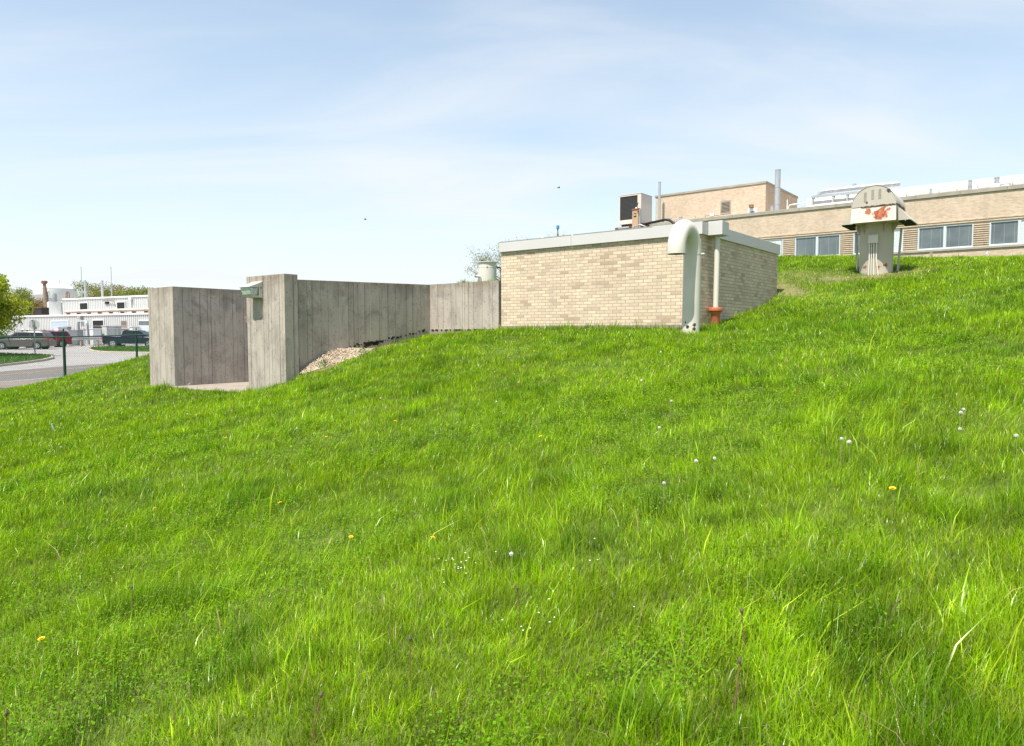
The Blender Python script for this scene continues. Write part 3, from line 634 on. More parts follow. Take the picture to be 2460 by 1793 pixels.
# box body and flared skirts
HW, DF, DB_ = .515, -.78, .50; zs0 = zc-.02; zs1 = zs0+.39; ox = .06
class SB(MB):                      # everything of the head is shifted sideways by ox
    def add(s, vs, fs): return MB.add(s, [(v[0]+ox, v[1], v[2]) for v in vs], fs)
mb = SB(); fl = .06
mb.hexa([(-HW-.015, DF-fl, zs0), (HW+.015, DF-fl, zs0), (HW+.015, DF-fl+.02, zs0), (-HW-.015, DF-fl+.02, zs0)], [(-HW, DF-.012, zs1), (HW, DF-.012, zs1), (HW, DF+.01, zs1), (-HW, DF+.01, zs1)])
mb.build('front_skirt', M['skirtpaint'], mv)
for s_ in (-1, 1):
    mb = SB(); ex = .30; a, b_ = s_*(HW+.02), s_*(HW+ex)
    mb.hexa([(s_*(HW+.01), DF+.23, zs1-.06), (b_, DF+.23, zs0+.0), (b_, DB_, zs0), (s_*(HW+.01), DB_, zs1-.06)], [(s_*(HW+.01), DF+.23, zs1-.03), (b_+s_*.01, DF+.23, zs0+.02), (b_+s_*.01, DB_, zs0+.02), (s_*(HW+.01), DB_, zs1-.03)])
    for yy in (DF+.22, DB_-.02):
        mb.add([(a, yy, zs0+.02), (b_, yy, zs0+.02), (s_*(HW+.01), yy, zs1-.04), (a, yy+.02, zs0+.02), (b_, yy+.02, zs0+.02), (s_*(HW+.01), yy+.02, zs1-.04)], [(0, 1, 2), (5, 4, 3), (0, 3, 4, 1), (1, 4, 5, 2), (2, 5, 3, 0)])
    mb.build('side_skirt', M['hoodpaint'], mv)
mb = SB(); mb.box(-HW, HW, DF+.03, DB_, zs0+.03, zs1); mb.build('plenum', M['ventpaint'], mv)
mb = SB(); mb.box(-HW-.29, -HW-.02, DF+.235, DB_-.01, zs0-.012, zs0-.004); mb.box(HW+.02, HW+.29, DF+.235, DB_-.01, zs0-.012, zs0-.004); mb.build('underside_shade', M['dark'], mv)  # dark sheets added below the side skirts to stand for their shaded underside
HRr = .515; zh = zs1+.015; HH = .50
pts = [(-HRr, zh-.0)]+[(-HRr*math.cos(a), zh+.02+HH*math.sin(a)) for a in np.linspace(0, math.pi, 33)]+[(HRr, zh-.0)]
mb = SB(); mb.profile(pts, DF-.02, DB_+.02); mb.build('hood', M['hoodpaint'], mv, smooth=25)
mb = SB()
pz = [(p[0]*1.012, zh+.02+(p[1]-zh-.02)*1.012) for p in pts[1:-1]]
for i in range(len(pz)-1):
    mb.obox(((pz[i][0]+pz[i+1][0])/2, DF-.02, (pz[i][1]+pz[i+1][1])/2), (.058, .02, .010), (0, -math.atan2(pz[i+1][1]-pz[i][1], pz[i+1][0]-pz[i][0]), 0))
mb.build('hood_edge', M['hoodpaint'], mv)
for cx2 in (-.20, -.025, .14):
    mb = SB()
    for i in range(12): mb.obox((cx2, DF-.022, zh+.12+i*.022+.05*(cx2 > -.1)), (.065, .006, .007), (R(25), 0, 0))
    mb.build('louvre', M['hoodpaint'], mv)
mb = SB(); rd = random.Random(3); x = -.28
while x < .50:
    w_ = rd.uniform(.02, .06); mb.obox((x, DF-.026, zh+.0+rd.uniform(-.006, .010)), (w_, .014, rd.uniform(.008, .026)), (0, rd.uniform(-.2, .2), 0)); x += w_*.85
for i in range(14): mb.obox((HRr+.004, DF+.02+i*.08, zh+.01+rd.uniform(-.01, .03)), (.014, .07, rd.uniform(.02, .06)), (rd.uniform(-.3, .3), 0, 0))
mb.build('rust_seam', M['rust'], mv)
for a in (R(-160), R(-125), R(-55), R(-15), R(90), R(150)):
    mb = MB(); c_, s_ = math.cos(a), math.sin(a); e = Vector((-s_, c_, 0))*.006; r0, r1 = CR, .58
    A0 = Vector((c_*r0, s_*r0, zc-.26)); A1 = Vector((c_*r1, s_*r1, zs0+.028)); A2 = Vector((c_*r0, s_*r0, zs0+.028))
    mb.add([A0-e, A1-e, A2-e, A0+e, A1+e, A2+e], [(0, 1, 2), (5, 4, 3), (0, 3, 4, 1), (1, 4, 5, 2), (2, 5, 3, 0)]); mb.build('gusset', M['ventpaint'], mv)
mb = MB(); mb.box(-.11, .12, -.50, -.37, .74+k0, .96+k0); mb.build('switch_box', M['cream'], mv, bevel=.008)
for i, x in enumerate((-.08, -.03, .025, .085)):
    mb = MB(); mb.tube([(x, -.445, .75+k0), (x+.003, -.445, .35+k0), (x+(.0, .005, .02, .06)[i], -.46, .05)], .019 if i != 1 else .015, 10)
    mb.build('conduit', M['cream'], mv, smooth=40)
for sgn in (-1, 1):
    mb = MB(); mb.obox((sgn*.52, .18, .66+k0*.5), (.045, .10, 1.15), (0, R(3)*sgn, 0)); mb.build('brace', M['ventpaint'], mv, bevel=.005)

# ------------------------------------------------------------------ far brick building (site-parallel facade)
M['glassbar'] = paint('dull_reflection', (.26, .29, .30), .7, 0, .05, 3)  # grey of the reflections drawn into the office windows
KF = 85.3; CF = 1.263
def fd(u, K=KF): return K/((u-CX)/F_PX+CF)
def fx_(u, K=KF):                    # facade-frame x of a photo column; origin at u=2460
    p = P(u, 560, fd(u, K)); return p
fo = P(2460, 560, fd(2460)); fo.z = 2.6
fb = thing('office_building', 'long tan brick building with a band of windows behind the hill crest', 'building', (fo.x, fo.y, 2.6), ANG, keepz=True)
def fl_(p): dx, dy = p.x-fo.x, p.y-fo.y; return dx*XA[0]+dy*XA[1], dx*YA[0]+dy*YA[1]
def sx_(u, K=KF): return fl_(fx_(u, K))[0]
xL = sx_(1555); xR = 14.0; ZC0, ZC1 = 8.68, 8.93; WT, WB = 6.84, 5.37
# window bays
wins = []; e0 = sx_(2205); mod = 3.88
for i in range(-5, 5): wins.append((e0+i*mod, e0+i*mod+3.05))
wins = [q for q in wins if q[0] > xL+.5]
mb = MB(); mb.box(xL, xR, 0, 16, WT+.27, ZC0); mb.box(xL, xR, 0, 16, 2.0, WB-.16)
edges = [xL]+[e for q in wins for e in q]+[xR]
mb.box(xL, xR, .25, 16, WB-.16, WT+.27) ; mb.build('wall', M['brick_far'], fb)
for i in range(0, len(edges), 2):   # fluted brick between windows: alternate courses proud
    mb = MB(); a, b_ = edges[i], edges[i+1]; z = WB-.02; mb.box(a, b_, .03, .26, WB-.155, WT+.0)
    while z < WT-.05: mb.box(a, b_, -.028, .03, z, z+.068); z += .1354
    mb.build('spandrel', M['brick_far'], fb)
mb = MB(); mb.box(xL, xR, -.045, .24, WT+.20, WT+.275); mb.box(xL, xR, .0, .24, WT+.145, WT+.2); mb.box(xL, xR, -.035, .24, WT+.065, WT+.145); mb.box(xL, xR, -.0, .24, WT+.0, WT+.065); mb.build('string_course', M['brick_far'], fb)
mb = MB(); mb.box(xL, xR, -.07, .24, WB-.155, WB-.02); mb.build('sill', M['coping'], fb, bevel=.01)
mb = MB(); x = xL-.08
while x < xR: mb.box(x, x+2.43, -.07, .36, ZC0, ZC1); x += 2.44
mb.build('coping', M['coping'], fb, bevel=.012)
mb = MB(); mb.box(xL, xR, .36, 16, ZC0-.3, ZC0-.02); mb.build('roof', M['roofing'], fb)
for i, (a, b_) in enumerate(wins):
    mb = MB(); f_ = .07; m_ = a+(b_-a)*.47
    for q in ((a, b_, WT-.07, WT), (a, b_, WB-.02, WB+.06), (a, a+f_, WB+.06, WT-.07), (b_-f_, b_, WB+.06, WT-.07), (m_, m_+.15, WB+.06, WT-.07)): mb.box(q[0], q[1], .02, .12, q[2], q[3])
    fr_ = mb.build('window', M['aluframe'], fb, bevel=.006)
    for j, (c0, c1) in enumerate(((a+f_, m_), (m_+.15, b_-f_))):
        mb = MB(); mb.box(c0, c1, .075, .09, WB+.06, WT-.07)
        ub = a  # blinds drawn in some of the lights
        blind = (i == 7-2 and False)
        mb.build('pane', M['glass'], fr_)
        mb = MB(); mb.box(c0, c1, .065, .074, WB+.06, WB+.085); mb.box(c0, c0+.02, .065, .074, WB+.085, WT-.07); mb.build('gasket', M['aluframe'], fr_)
        for k_ in (.12, .5, .88): mb = MB(); mb.box(c0+(c1-c0)*k_, c0+(c1-c0)*k_+.016, .066, .073, WB+.09, WT-.08); mb.build('reflection_bar', M['glassbar'], fr_)  # bars added to draw faint mullion reflections in the glass
def blindat(u0, u1, z0=WB+.06, z1=WT-.09):
    a, b_ = sx_(u0), sx_(u1); mb = MB()
    for k in range(24):
        zz_ = z0+(z1-z0)*k/24; mb.obox(((a+b_)/2, .058, zz_+.028), (b_-a-.14, .012, (z1-z0)/24*.9), (R(12), 0, 0))
    mb.build('blind', M['blind'], fb)
blindat(1832, 1881); blindat(2115, 2171); blindat(2449, 2480)
# penthouse
KP = KF+5*1.611; pL = fl_(P(1576, 480, fd(1576, KP)))[0]; pR = fl_(P(1840, 450, fd(1840, KP)))[0]; py = 5.0; PT = 12.2
mb = MB(); mb.box(pL, pR, py, py+8.3, ZC0-.02, PT-.18); mb.build('penthouse_wall', M['brick_far'], fb)
mb = MB(); mb.box(pL-.06, pR+.06, py-.06, py+8.36, PT-.18, PT); mb.build('penthouse_coping', M['coping'], fb, bevel=.012)
def pq(u, y): p = P(u, y, fd(u, KP)); return fl_(p)[0], p.z
(a0, z1_), (a1, z0_) = pq(1733, 487), pq(1755, 510)
mb = MB()
for q in ((a0-.05, a1+.05, z1_, z1_+.12), (a0-.05, a1+.05, z0_-.12, z0_), (a0-.05, a0+.05, z0_, z1_), (a1-.05, a1+.05, z0_, z1_)): mb.box(q[0], q[1], py-.03, py+.02, q[2], q[3])
lv = mb.build('louvre', M['coping'], fb)
mb = MB(); mb.box(a0+.05, a1-.05, py-.008, py-.002, z0_, z1_); mb.build('recess', M['dark'], lv)
mb = MB()
for k in range(8): zz_ = z0_+(z1_-z0_)*(k+.5)/8; mb.obox(((a0+a1)/2, py-.025, zz_), (a1-a0-.12, .05, .03), (R(40), 0, 0))
mb.build('blade', M['coping'], lv)
(a0, z1_), (a1, _) = pq(1797, 502), pq(1820, 502)
mb = MB(); mb.box(a0, a1, py-.03, py-.001, ZC0-.02, z1_); dd = mb.build('door', M['aluframe'], fb)
mb = MB(); mb.box(a0+.25, a0+.25+(a1-a0)*.4, py-.04, py-.031, z1_-1.3, z1_-.25); mb.box(a1-.26, a1-.12, py-.04, py-.031, z1_-1.3, z1_-.4); mb.build('pane', M['glass'], dd)
(a0, z1_), (a1, z0_) = pq(1802, 493), pq(1811, 499)
mb = MB(); mb.box(a0, a1, py-.25, py-.001, z0_, z1_); mb.build('door_lamp', M['rustpipe'], fb)

# roof gear on the far building
def rooft(name, label, cat, u, setb, group=None, zb=ZC0-.02):
    K = KF+setb*1.611; p = P(u, 500, fd(u, K)); p.z = zb; return thing(name, label, cat, tuple(p), ANG, group, keepz=True), K
def zat(u, y, K): return P(u, y, fd(u, K)).z
def pipev(name, label, u, wpx, ytop, setb, mat='galv', cat='flue', n=18, ybot=None, group=None):
    t_, K = rooft(name, label, cat, u, setb, group); r_ = wpx/2*fd(u, K)/F_PX; zt = zat(u, ytop, K); zb_ = ZC0-.02
    mb = MB(); mb.lathe([(r_, zb_), (r_, zt)], n); mb.build('pipe', M[mat], t_, smooth=40)
    mb = MB(); mb.lathe([(r_*1.6, zb_), (r_*1.5, zb_+.12), (r_*1.05, zb_+.28)], n); mb.build('flashing', M['white'], t_, smooth=40)
    for zz_ in (zb_+(zt-zb_)*.33, zb_+(zt-zb_)*.66, zt-.02): mb = MB(); mb.lathe([(r_+.012, zz_-.04), (r_+.012, zz_)], n); mb.build('band', M[mat], t_, smooth=40)
    return t_, K
pipev('steel_stack', 'tall shiny steel stack beside the penthouse corner', 1867, 12.5, 408, 3.4)
pipev('steel_flue', 'short grey flue at the foot of the tall steel stack', 1854.5, 7, 495, 2.8)
pipev('steel_flue', 'slender steel flue rising against left end of the penthouse', 1584, 6, 437, 4.0)
pipev('steel_flue', 'short flue poking up just above the gooseneck bend', 1636, 8, 521, 2.5)
pipev('steel_flue', 'thin short vent on the roof right of the gooseneck bend', 1670, 3, 519, 2.5)
pipev('steel_flue', 'thin flue standing before the white duct, leftmost of three', 2235, 6.2, 453, 1.6)
t_, K = pipev('steel_flue', 'taller waisted flue before the white duct, middle of three', 2328.5, 8.5, 433.5, 1.6)
t_, K = pipev('steel_flue', 'wide steel flue on a white cone curb before the duct', 2392.5, 11.5, 426.5, 1.6)
mb = MB(); q = fd(2392, K)/F_PX; mb.lathe([(16*q, ZC0), (14*q, zat(2392, 448, K)), (6.2*q, zat(2392, 442, K))], 20); mb.build('curb', M['white'], t_, smooth=40)
def domev(u, wpx, ytop, setb, label, name='dome_vent'):
    t_, K = rooft(name, label, 'roof vent', u, setb); r_ = wpx/2*fd(u, K)/F_PX; zt = zat(u, ytop, K)
    mb = MB(); mb.lathe([(r_, ZC0-.02), (r_, zt-r_*.8), (r_*.93, zt-r_*.45), (r_*.7, zt-r_*.18), (r_*.35, zt-r_*.03), (.02, zt)], 22); mb.build('dome', M['whitepipe'], t_, smooth=50)
    mb = MB(); mb.lathe([(r_+.02, zt-r_*.8-.05), (r_+.02, zt-r_*.8)], 22); mb.build('band', M['whitepipe'], t_, smooth=50)
domev(2413, 21, 433, 1.3, 'large white domed roof vent at right by the duct'); domev(2340.5, 12, 451, 1.3, 'small white domed vent beside the waisted flue')
domev(2188, 16, 468, 1.3, 'low white dome vent just right of the half round hood'); domev(2168, 12, 471, 1.3, 'lowest white dome vent touching the edge of the hood')
domev(1884, 14, 505, 2.2, 'low white dome vent beside the tall steel stack')
# big white duct
t_, K = rooft('white_duct', 'large white insulated duct running along the far roof', 'duct', 2460, 3.2)
zc_ = 9.55; L0 = -13.2; L1 = 13; r_ = .52; du = fl_(P(2460, 450, fd(2460, K)))[0]
mb = MB(); mb.tube([(L0, 0, zc_), (L1, 0, zc_)], r_, 30); mb.build('duct', M['whitepipe'], t_, smooth=40)
for u in (2180, 2257, 2300, 2349, 2432): mb = MB(); x = fl_(P(u, 450, fd(u, K)))[0]-du; mb.tube([(x-.02, 0, zc_), (x+.02, 0, zc_)], r_+.008, 30); mb.build('joint_band', M['coping'], t_, smooth=40)
for x in np.arange(L0+1, L1, 3.2): mb = MB(); mb.box(x, x+.1, -.3, .3, ZC0-.02, zc_-r_+.06); mb.build('cradle', M['galv'], t_)
# silver pipes and rack behind the mushroom vent
t_, K = rooft('silver_pipe', 'silver insulated pipe bending down above the steel rack', 'pipe', 2040, 3.0)
u0 = fl_(P(2040, 450, fd(2040, K)))[0]; g = lambda u, y: (fl_(P(u, y, fd(u, K)))[0]-u0, 0, zat(u, y, K))
r_ = 5.2*fd(2000, K)/F_PX
mb = MB(); mb.tube([g(1967, 489), g(1966, 476), g(1968, 466), g(1975, 461), g(1990, 459), g(2060, 451), g(2160, 441)], r_, 18); mb.build('pipe', M['galv'], t_, smooth=40)
mb = MB(); mb.tube([g(2051, 450), g(2051.5, 442)], r_*.75, 14); mb.build('branch', M['galv'], t_, smooth=40)
t_, K = rooft('steel_rack', 'grey steel pipe rack standing on the far roof', 'rack', 2040, 2.4)
u0 = fl_(P(2040, 450, fd(2040, K)))[0]
mb = MB()
def beam(p, q, s_=.12): mb.tube([p, q], s_*.6, 4)
for k in (0, 1.6):
    A = [g(1950, 473+k*0)[0], k, zat(1950, 474, K)]; Bp = [g(2080, 462)[0], k, zat(2080, 461, K)]; beam(A, Bp, .2)
for u in (1951, 2000, 2034): x = g(u, 470)[0]; z = zat(u, 473-(u-1950)*.09, K); beam((x, 0, z), (x, 1.6, z), .14); beam((x, 0, ZC0), (x, 0, z), .14); beam((x, 1.6, ZC0), (x, 1.6, z), .14)
mb.build('frame', M['galv'], t_)
t_, K = rooft('roof_line_pipe', 'low white pipe running along the parapet left of the hood', 'pipe', 2000, 1.2)
u0 = fl_(P(2000, 450, fd(2000, K)))[0]; r_ = 5*fd(1990, K)/F_PX
mb = MB(); mb.tube([g(1913, 513), g(1919, 506), g(1930, 502), g(1960, 497), g(2070, 485)], r_, 16); mb.build('pipe', M['whitepipe'], t_, smooth=40)
t_, K = rooft('handrail_pipe', 'thin white pipe bending up beside the penthouse', 'pipe', 1893, 1.0)
u0 = fl_(P(1893, 450, fd(1893, K)))[0]
mb = MB(); mb.tube([g(1893, 515), g(1893, 499), g(1896, 494), g(1903, 492), g(1947, 486)], .05, 8); mb.build('pipe', M['white'], t_, smooth=40)
t_, K = rooft('lightning_rod', 'thin white rod standing beside the penthouse return', 'rod', 1891, 3.2); mb = MB(); mb.tube([(0, 0, ZC0), (0, 0, zat(1891, 480, K))], .04, 6); mb.build('rod', M['white'], t_)
t_, K = rooft('conduit_rack', 'white box on small pipe frame above the parapet', 'conduit rack', 1711, .9)
u0 = fl_(P(1711, 450, fd(1711, K)))[0]
mb = MB(); p0_ = g(1706, 520); p1_ = g(1715, 512); mb.box(p0_[0], p1_[0], -.1, .1, p0_[2], p1_[2]); mb.build('box', M['white'], t_)
mb = MB()
for (ua, ub, yy) in ((1694, 1728, 518), (1701, 1722, 522)): mb.tube([g(ua, 531), g(ua, yy+1), g(ua+1.5, yy), g(ub-1.5, yy), g(ub, yy+1), g(ub, 530)], .035, 6)
mb.build('pipework', M['coping'], t_, smooth=40)
t_, K = rooft('roof_hood', 'small grey roof hood left of the gooseneck bend', 'roof vent', 1601, 1.5)
u0 = fl_(P(1601, 450, fd(1601, K)))[0]
a, b_ = g(1592, 543), g(1611, 534); mb = MB(); mb.box(a[0], b_[0], -.4, .4, ZC0-.02, b_[2]-.15); mb.hexa([(a[0], -.4, b_[2]-.15), (b_[0], -.4, b_[2]-.15), (b_[0], .4, b_[2]-.15), (a[0], .4, b_[2]-.15)], [(a[0]+.25, -.2, b_[2]+.05), (b_[0]-.2, -.2, b_[2]+.05), (b_[0]-.2, .2, b_[2]+.05), (a[0]+.25, .2, b_[2]+.05)]); mb.build('hood', M['galv'], t_)

# ------------------------------------------------------------------ trees
def tree_crown(clusters, n, size, colA, colB, seed, spread=1.0):
    r = np.random.default_rng(seed); C = np.array([c[:3] for c in clusters]); Rr = np.array([c[3] for c in clusters])
    wgt = Rr**2/np.sum(Rr**2); k = r.choice(len(C), n, p=wgt)
    d = r.normal(size=(n, 3)); d /= np.linalg.norm(d, axis=1)[:, None]; rad = Rr[k]*r.random(n)**.45*spread
    c = C[k]+d*rad[:, None]*np.array([1, 1, .72])
    a = r.normal(size=(n, 3)); a /= np.linalg.norm(a, axis=1)[:, None]; b = np.cross(a, r.normal(size=(n, 3))); b /= np.linalg.norm(b, axis=1)[:, None]
    s = size*(.6+.8*r.random(n))[:, None]
    V = np.stack([c-a*s, c+b*s*.45, c+a*s, c-b*s*.45], 1).reshape(-1, 3)
    tcol = np.clip(.5+.5*(r.random(n)-.5)+.7*(r.random(len(C))[k]-.5), 0, 1)[:, None]
    colr = np.array(colA)*(1-tcol)+np.array(colB)*tcol
    return V, np.repeat(np.c_[colr, np.ones(n)], 4, 0)
def leaves_obj(name, V, Cc, parent, mat=None):
    n = len(V)//4; me = np_mesh(name, V, np.arange(4*n), np.arange(n)*4, np.full(n, 4))
    ca = me.color_attributes.new('Col', 'FLOAT_COLOR', 'POINT'); ca.data.foreach_set('color', Cc.astype(np.float32).ravel())
    me.materials.append(mat or M['leaf']); return link(name, me, parent)
def tree(name, label, base, height, crown_r, n, size, colA, colB, seed, group=None, clear=.3, limbs=9, twig=False, flat=.75, trunk_r=None):
    rd = random.Random(seed); t_ = thing(name, label, 'tree', base, 0, group); tr = trunk_r or height*.022
    mb = MB(); topz = height*.82
    tp = [(rd.uniform(-.02, .02)*height*i/5, rd.uniform(-.02, .02)*height*i/5, topz*i/5) for i in range(6)]
    mb.tube(tp, [tr*(1-.16*i) for i in range(6)], 8); cl = []
    for i in range(limbs):
        a = i*2.4+rd.uniform(-.4, .4); z0 = height*(clear*.75+(.80-clear*.75)*i/limbs); rr_ = crown_r*rd.uniform(.55, 1.0)*math.sin(math.pi*(.28+.62*(i+.5)/limbs))**.6
        ez = min(z0+rr_*rd.uniform(.25, .75), height*.97)
        p0 = Vector((0, 0, z0)); p1 = Vector((math.cos(a)*rr_*.5, math.sin(a)*rr_*.5, z0+(ez-z0)*.6)); p2 = Vector((math.cos(a)*rr_*.85, math.sin(a)*rr_*.85, ez))
        mb.tube([p0, p1, p2], [tr*.45, tr*.28, tr*.1], 6)
        for k in range(4 if twig else 3):
            q = p1.lerp(p2, .3+.25*k)+Vector((rd.uniform(-1, 1), rd.uniform(-1, 1), rd.uniform(-.2, .8)))*rr_*.33
            mb.tube([p1.lerp(p2, .2+.2*k), q], [tr*.14, tr*.05], 4); cl.append((q.x, q.y, q.z, crown_r*rd.uniform(.2, .33)))
            if twig:
                for _ in range(4):
                    q2 = q+Vector((rd.uniform(-1, 1), rd.uniform(-1, 1), rd.uniform(-.1, 1)))*crown_r*.28; mb.tube([q, q2], [tr*.06, tr*.025], 3)
                    for __ in range(3):
                        q3 = q.lerp(q2, rd.uniform(.3, 1)); q4 = q3+Vector((rd.uniform(-1, 1), rd.uniform(-1, 1), rd.uniform(0, 1)))*crown_r*.13; mb.tube([q3, q4], [tr*.03, tr*.015], 3)
        cl.append((p2.x, p2.y, p2.z, crown_r*rd.uniform(.25, .38)))
    cl.append((0, 0, height*.86, crown_r*.38)); 
    mb.build('trunk', M['bark'], t_, smooth=60)
    V, Cc = tree_crown(cl, n, size, colA, colB, seed)
    leaves_obj('crown', V, Cc, t_); return t_
G1, G2 = (.13, .19, .008), (.36, .40, .03)
q = gp(-42, 866); zq = float(lotz(q[1]))+.15
tree('maple_tree', 'bright yellow-green leafy tree at left edge behind the sign', (-38.3, 48.8, float(lotz(48))+.1), 6.6, 4.05, 30000, .12, G1, G2, 5, clear=.22, limbs=18)
ft = [(-70, 160, 'l'), (205, 290, 'g'), (228, 158, 'g'), (245, 150, 'b'), (262, 165, 'b'), (284, 150, 'g'), (303, 155, 'b'), (322, 162, 'g'), (345, 150, 'g'), (372, 155, 'b'), (405, 158, 'g'), (66, 170, 'b'), (96, 175, 'b'), (48, 165, 'g'), (20, 160, 'g')]
lab = {205: 'green budding tree just right of the water tank', 228: 'yellow-green tree behind the left steel stack', 245: 'brownish budding tree between the two roof stacks', 262: 'tall brown-green tree right of the second stack',
       284: 'thin green tree behind the right antenna mast', 303: 'orange-brown budding tree right of antenna mast', 322: 'sparse pale tree beyond the white building', 345: 'pale tree near the concrete wall edge', 372: 'tree hidden mostly behind the concrete wall',
       405: 'tree mostly hidden behind concrete wall, farthest right', 66: 'bare pale tree between the maple and the tank', 96: 'brown tree beneath the water tank bowl', 48: 'green tree behind the top of the maple', 20: 'tree hidden behind the maple', -70: 'tree off at far left'}
for i, (u, d, k) in enumerate(ft):
    if u < 0: continue
    ytop = {205: 700, 228: 688, 245: 686, 262: 684, 284: 694, 303: 692, 322: 697, 345: 695, 372: 697, 405: 700, 66: 716, 96: 722, 48: 695, 20: 700}[u]
    hgt = (P(u, ytop, d).z+1.6)*1.10; A, B_ = ((.12, .16, .03), (.24, .27, .06)) if k == 'g' else ((.17, .13, .06), (.28, .22, .09))
    p = P(u, 800, d); tree('budding_tree', lab[u], (p.x, p.y, -1.6), hgt, (4.3+.6*(i % 3))*d/155*(.8 if d > 200 else 1), 5200 if k == 'g' else 4200, .17, A, B_, 40+i, group='spring trees behind the white building', clear=.2, limbs=9, twig=True, trunk_r=.16)
for u, yt, d, lb, cr in ((1208, 590, 60, 'bare budding tree between the drum and brick wall', 3.0), (1262, 561, 62, 'bare budding treetop showing above the brick roof', 3.6)):
    p = P(u, 800, d); tree('budding_tree', lb, (p.x, p.y, .5), P(u, yt, d).z-.5, cr, 3200, .06, (.16, .19, .07), (.27, .28, .13), int(u), clear=.25, limbs=14, twig=True, trunk_r=.13)

# ------------------------------------------------------------------ white metal building far left
KW, CW = 107.0, 1.73
def wd(u, K=KW): return K/((u-CX)/F_PX+CW)
AW = -math.atan2(1, CW); wx = np.array([math.cos(AW), math.sin(AW)]); wy = np.array([-wx[1], wx[0]])
wo = P(357, 800, wd(357)); 
wb = thing('white_building', 'two-storey white corrugated metal industrial building behind the parking lot', 'building', (wo.x, wo.y, -1.45), AW, keepz=True)
def wl(u, y=780, K=KW): p = P(u, y, wd(u, K)); dx, dy = p.x-wo.x, p.y-wo.y; return dx*wx[0]+dy*wx[1], dx*wy[0]+dy*wy[1], p.z
def corrug(mb, x0, x1, y0, y1, z0, z1, pitch=.42, dep=.085):
    pts = []; x = x0
    while x < x1-1e-6:
        for a, o_ in ((0, 0), (.6, 0), (.68, -dep), (.92, -dep)): 
            if x+a*pitch < x1: pts.append((x+a*pitch, y0+o_))
        x += pitch
    pts.append((x1, y0)); pts += [(x1, y1), (x0, y1)]; mb.prism(pts, z0, z1)
ZL = 2.45; ZU = 4.97; KU = KW+4*(1+0)*math.hypot(1, CW)*.9
xl0 = wl(12)[0]; xl1 = wl(470)[0]
mb = MB(); corrug(mb, xl0, xl1, 0, 26, -1.8, ZL-.15); mb.build('wall', M['siding'], wb)
ux0 = wl(152, 720, KU)[0]; ux1 = xl1; uy = wl(250, 720, KU)[1]
mb = MB(); corrug(mb, ux0, ux1, uy, 22, ZL-.1, ZU-.15); mb.build('upper_wall', M['siding'], wb)
mb = MB(); mb.box(xl0-.1, xl1, -.14, .05, ZL-.16, ZL+.05); mb.box(ux0-.1, ux1, uy-.14, uy+.05, ZU-.16, ZU+.06); mb.build('eaves_trim', M['white'], wb)
mb = MB(); mb.box(xl0-.1, xl1, .05, 26, ZL-.14, ZL); mb.box(ux0-.1, ux1, uy+.05, 22, ZU-.14, ZU); mb.build('roof', M['white'], wb)
ax0 = wl(129, 725, KU)[0]; zx = wl(140, 726, KU)[2]
mb = MB(); corrug(mb, ax0, ux0-.02, uy, 18, ZL-.1, zx-.1); mb.build('annex_wall', M['siding'], wb)
mb = MB(); mb.box(ax0-.05, ux0-.02, uy-.1, uy+.1, zx-.1, zx+.04); mb.build('annex_trim', M['white'], wb)
def opening(name, u0, u1, y0, y1, K, mat, fmat, fy, extra=None):
    a, _, z1 = wl(u0, y0, K); b_, _, z0 = wl(u1, y1, K); mb = MB()
    for q in ((a-.12, b_+.12, z1, z1+.12), (a-.12, a, z0, z1), (b_, b_+.12, z0, z1)): mb.box(q[0], q[1], fy-.16, fy-.05, q[2], q[3])
    fr_ = mb.build(name, M[fmat], wb); mb = MB(); mb.box(a, b_, fy-.115, fy-.10, z0, z1); mb.build('pane' if name == 'window' else 'leaf', M[mat], fr_)
    if extra:
        mb = MB(); mb.box(a+.05, b_-.02, fy-.13, fy-.116, z0, z0+(z1-z0)*extra); mb.build('lower_sash', M['aluframe'], fr_)
opening('window', 194, 213, 729, 749.5, KU, 'dark', 'white', uy, .28); opening('window', 283, 302, 727, 747.5, KU, 'dark', 'white', uy, .28)
opening('window', 336, 372, 772, 797, KW, 'glass', 'white', 0, .6)
opening('window', 54, 60, 793, 803, KW, 'dark', 'white', 0); opening('window', 65, 72, 793, 803, KW, 'dark', 'white', 0)
M['rollerdoor'] = paint('pale_blue_door', (.36, .43, .52), .5, 0, .06, 3)
opening('roller_door', 127, 167, 773, 812, KW, 'rollerdoor', 'white', 0); opening('doorway', 226, 252, 770.5, 812, KW, 'dark', 'white', 0)
a, _, z = wl(317, 715, KU); mb = MB(); mb.box(a-.3, a+.3, uy-.35, uy-.05, z-.35, z+.1); mb.tube([(a, uy-.2, z-.3), (a, uy-.2, ZL)], .12, 10); mb.build('downspout', M['white'], wb)
a, _, z = wl(199, 764, KW); mb = MB(); mb.box(a-.35, a+.35, -.5, -.05, z-.15, z+.25); mb.build('wall_lamp', M['coping'], wb)
a, _, z = wl(299, 778, KW); mb = MB()
for k in range(4): mb.box(a-.6, a+.6, -.12, -.05, z-.35+k*.2, z-.25+k*.2)
mb.build('wall_louvre', M['rustpipe'], wb)
a, _, z = wl(260, 728, KU); mb = MB(); mb.box(a-.5, a+.3, uy-.2, uy-.05, z-.15, z+.15); mb.build('wall_vent', M['dark'], wb)
mb = MB(); mb.tube([wl(252, 723, KU)[:1]+(uy-.3, wl(252, 723, KU)[2]), wl(278, 723, KU)[:1]+(uy-.3, wl(278, 723, KU)[2])], .06, 6); mb.tube([wl(278, 723, KU)[:1]+(uy-.3, wl(278, 723, KU)[2]), wl(282, 737, KU)[:1]+(uy-.3, wl(282, 737, KU)[2])], .04, 6); mb.build('wall_pipe', M['rustpipe'], wb)
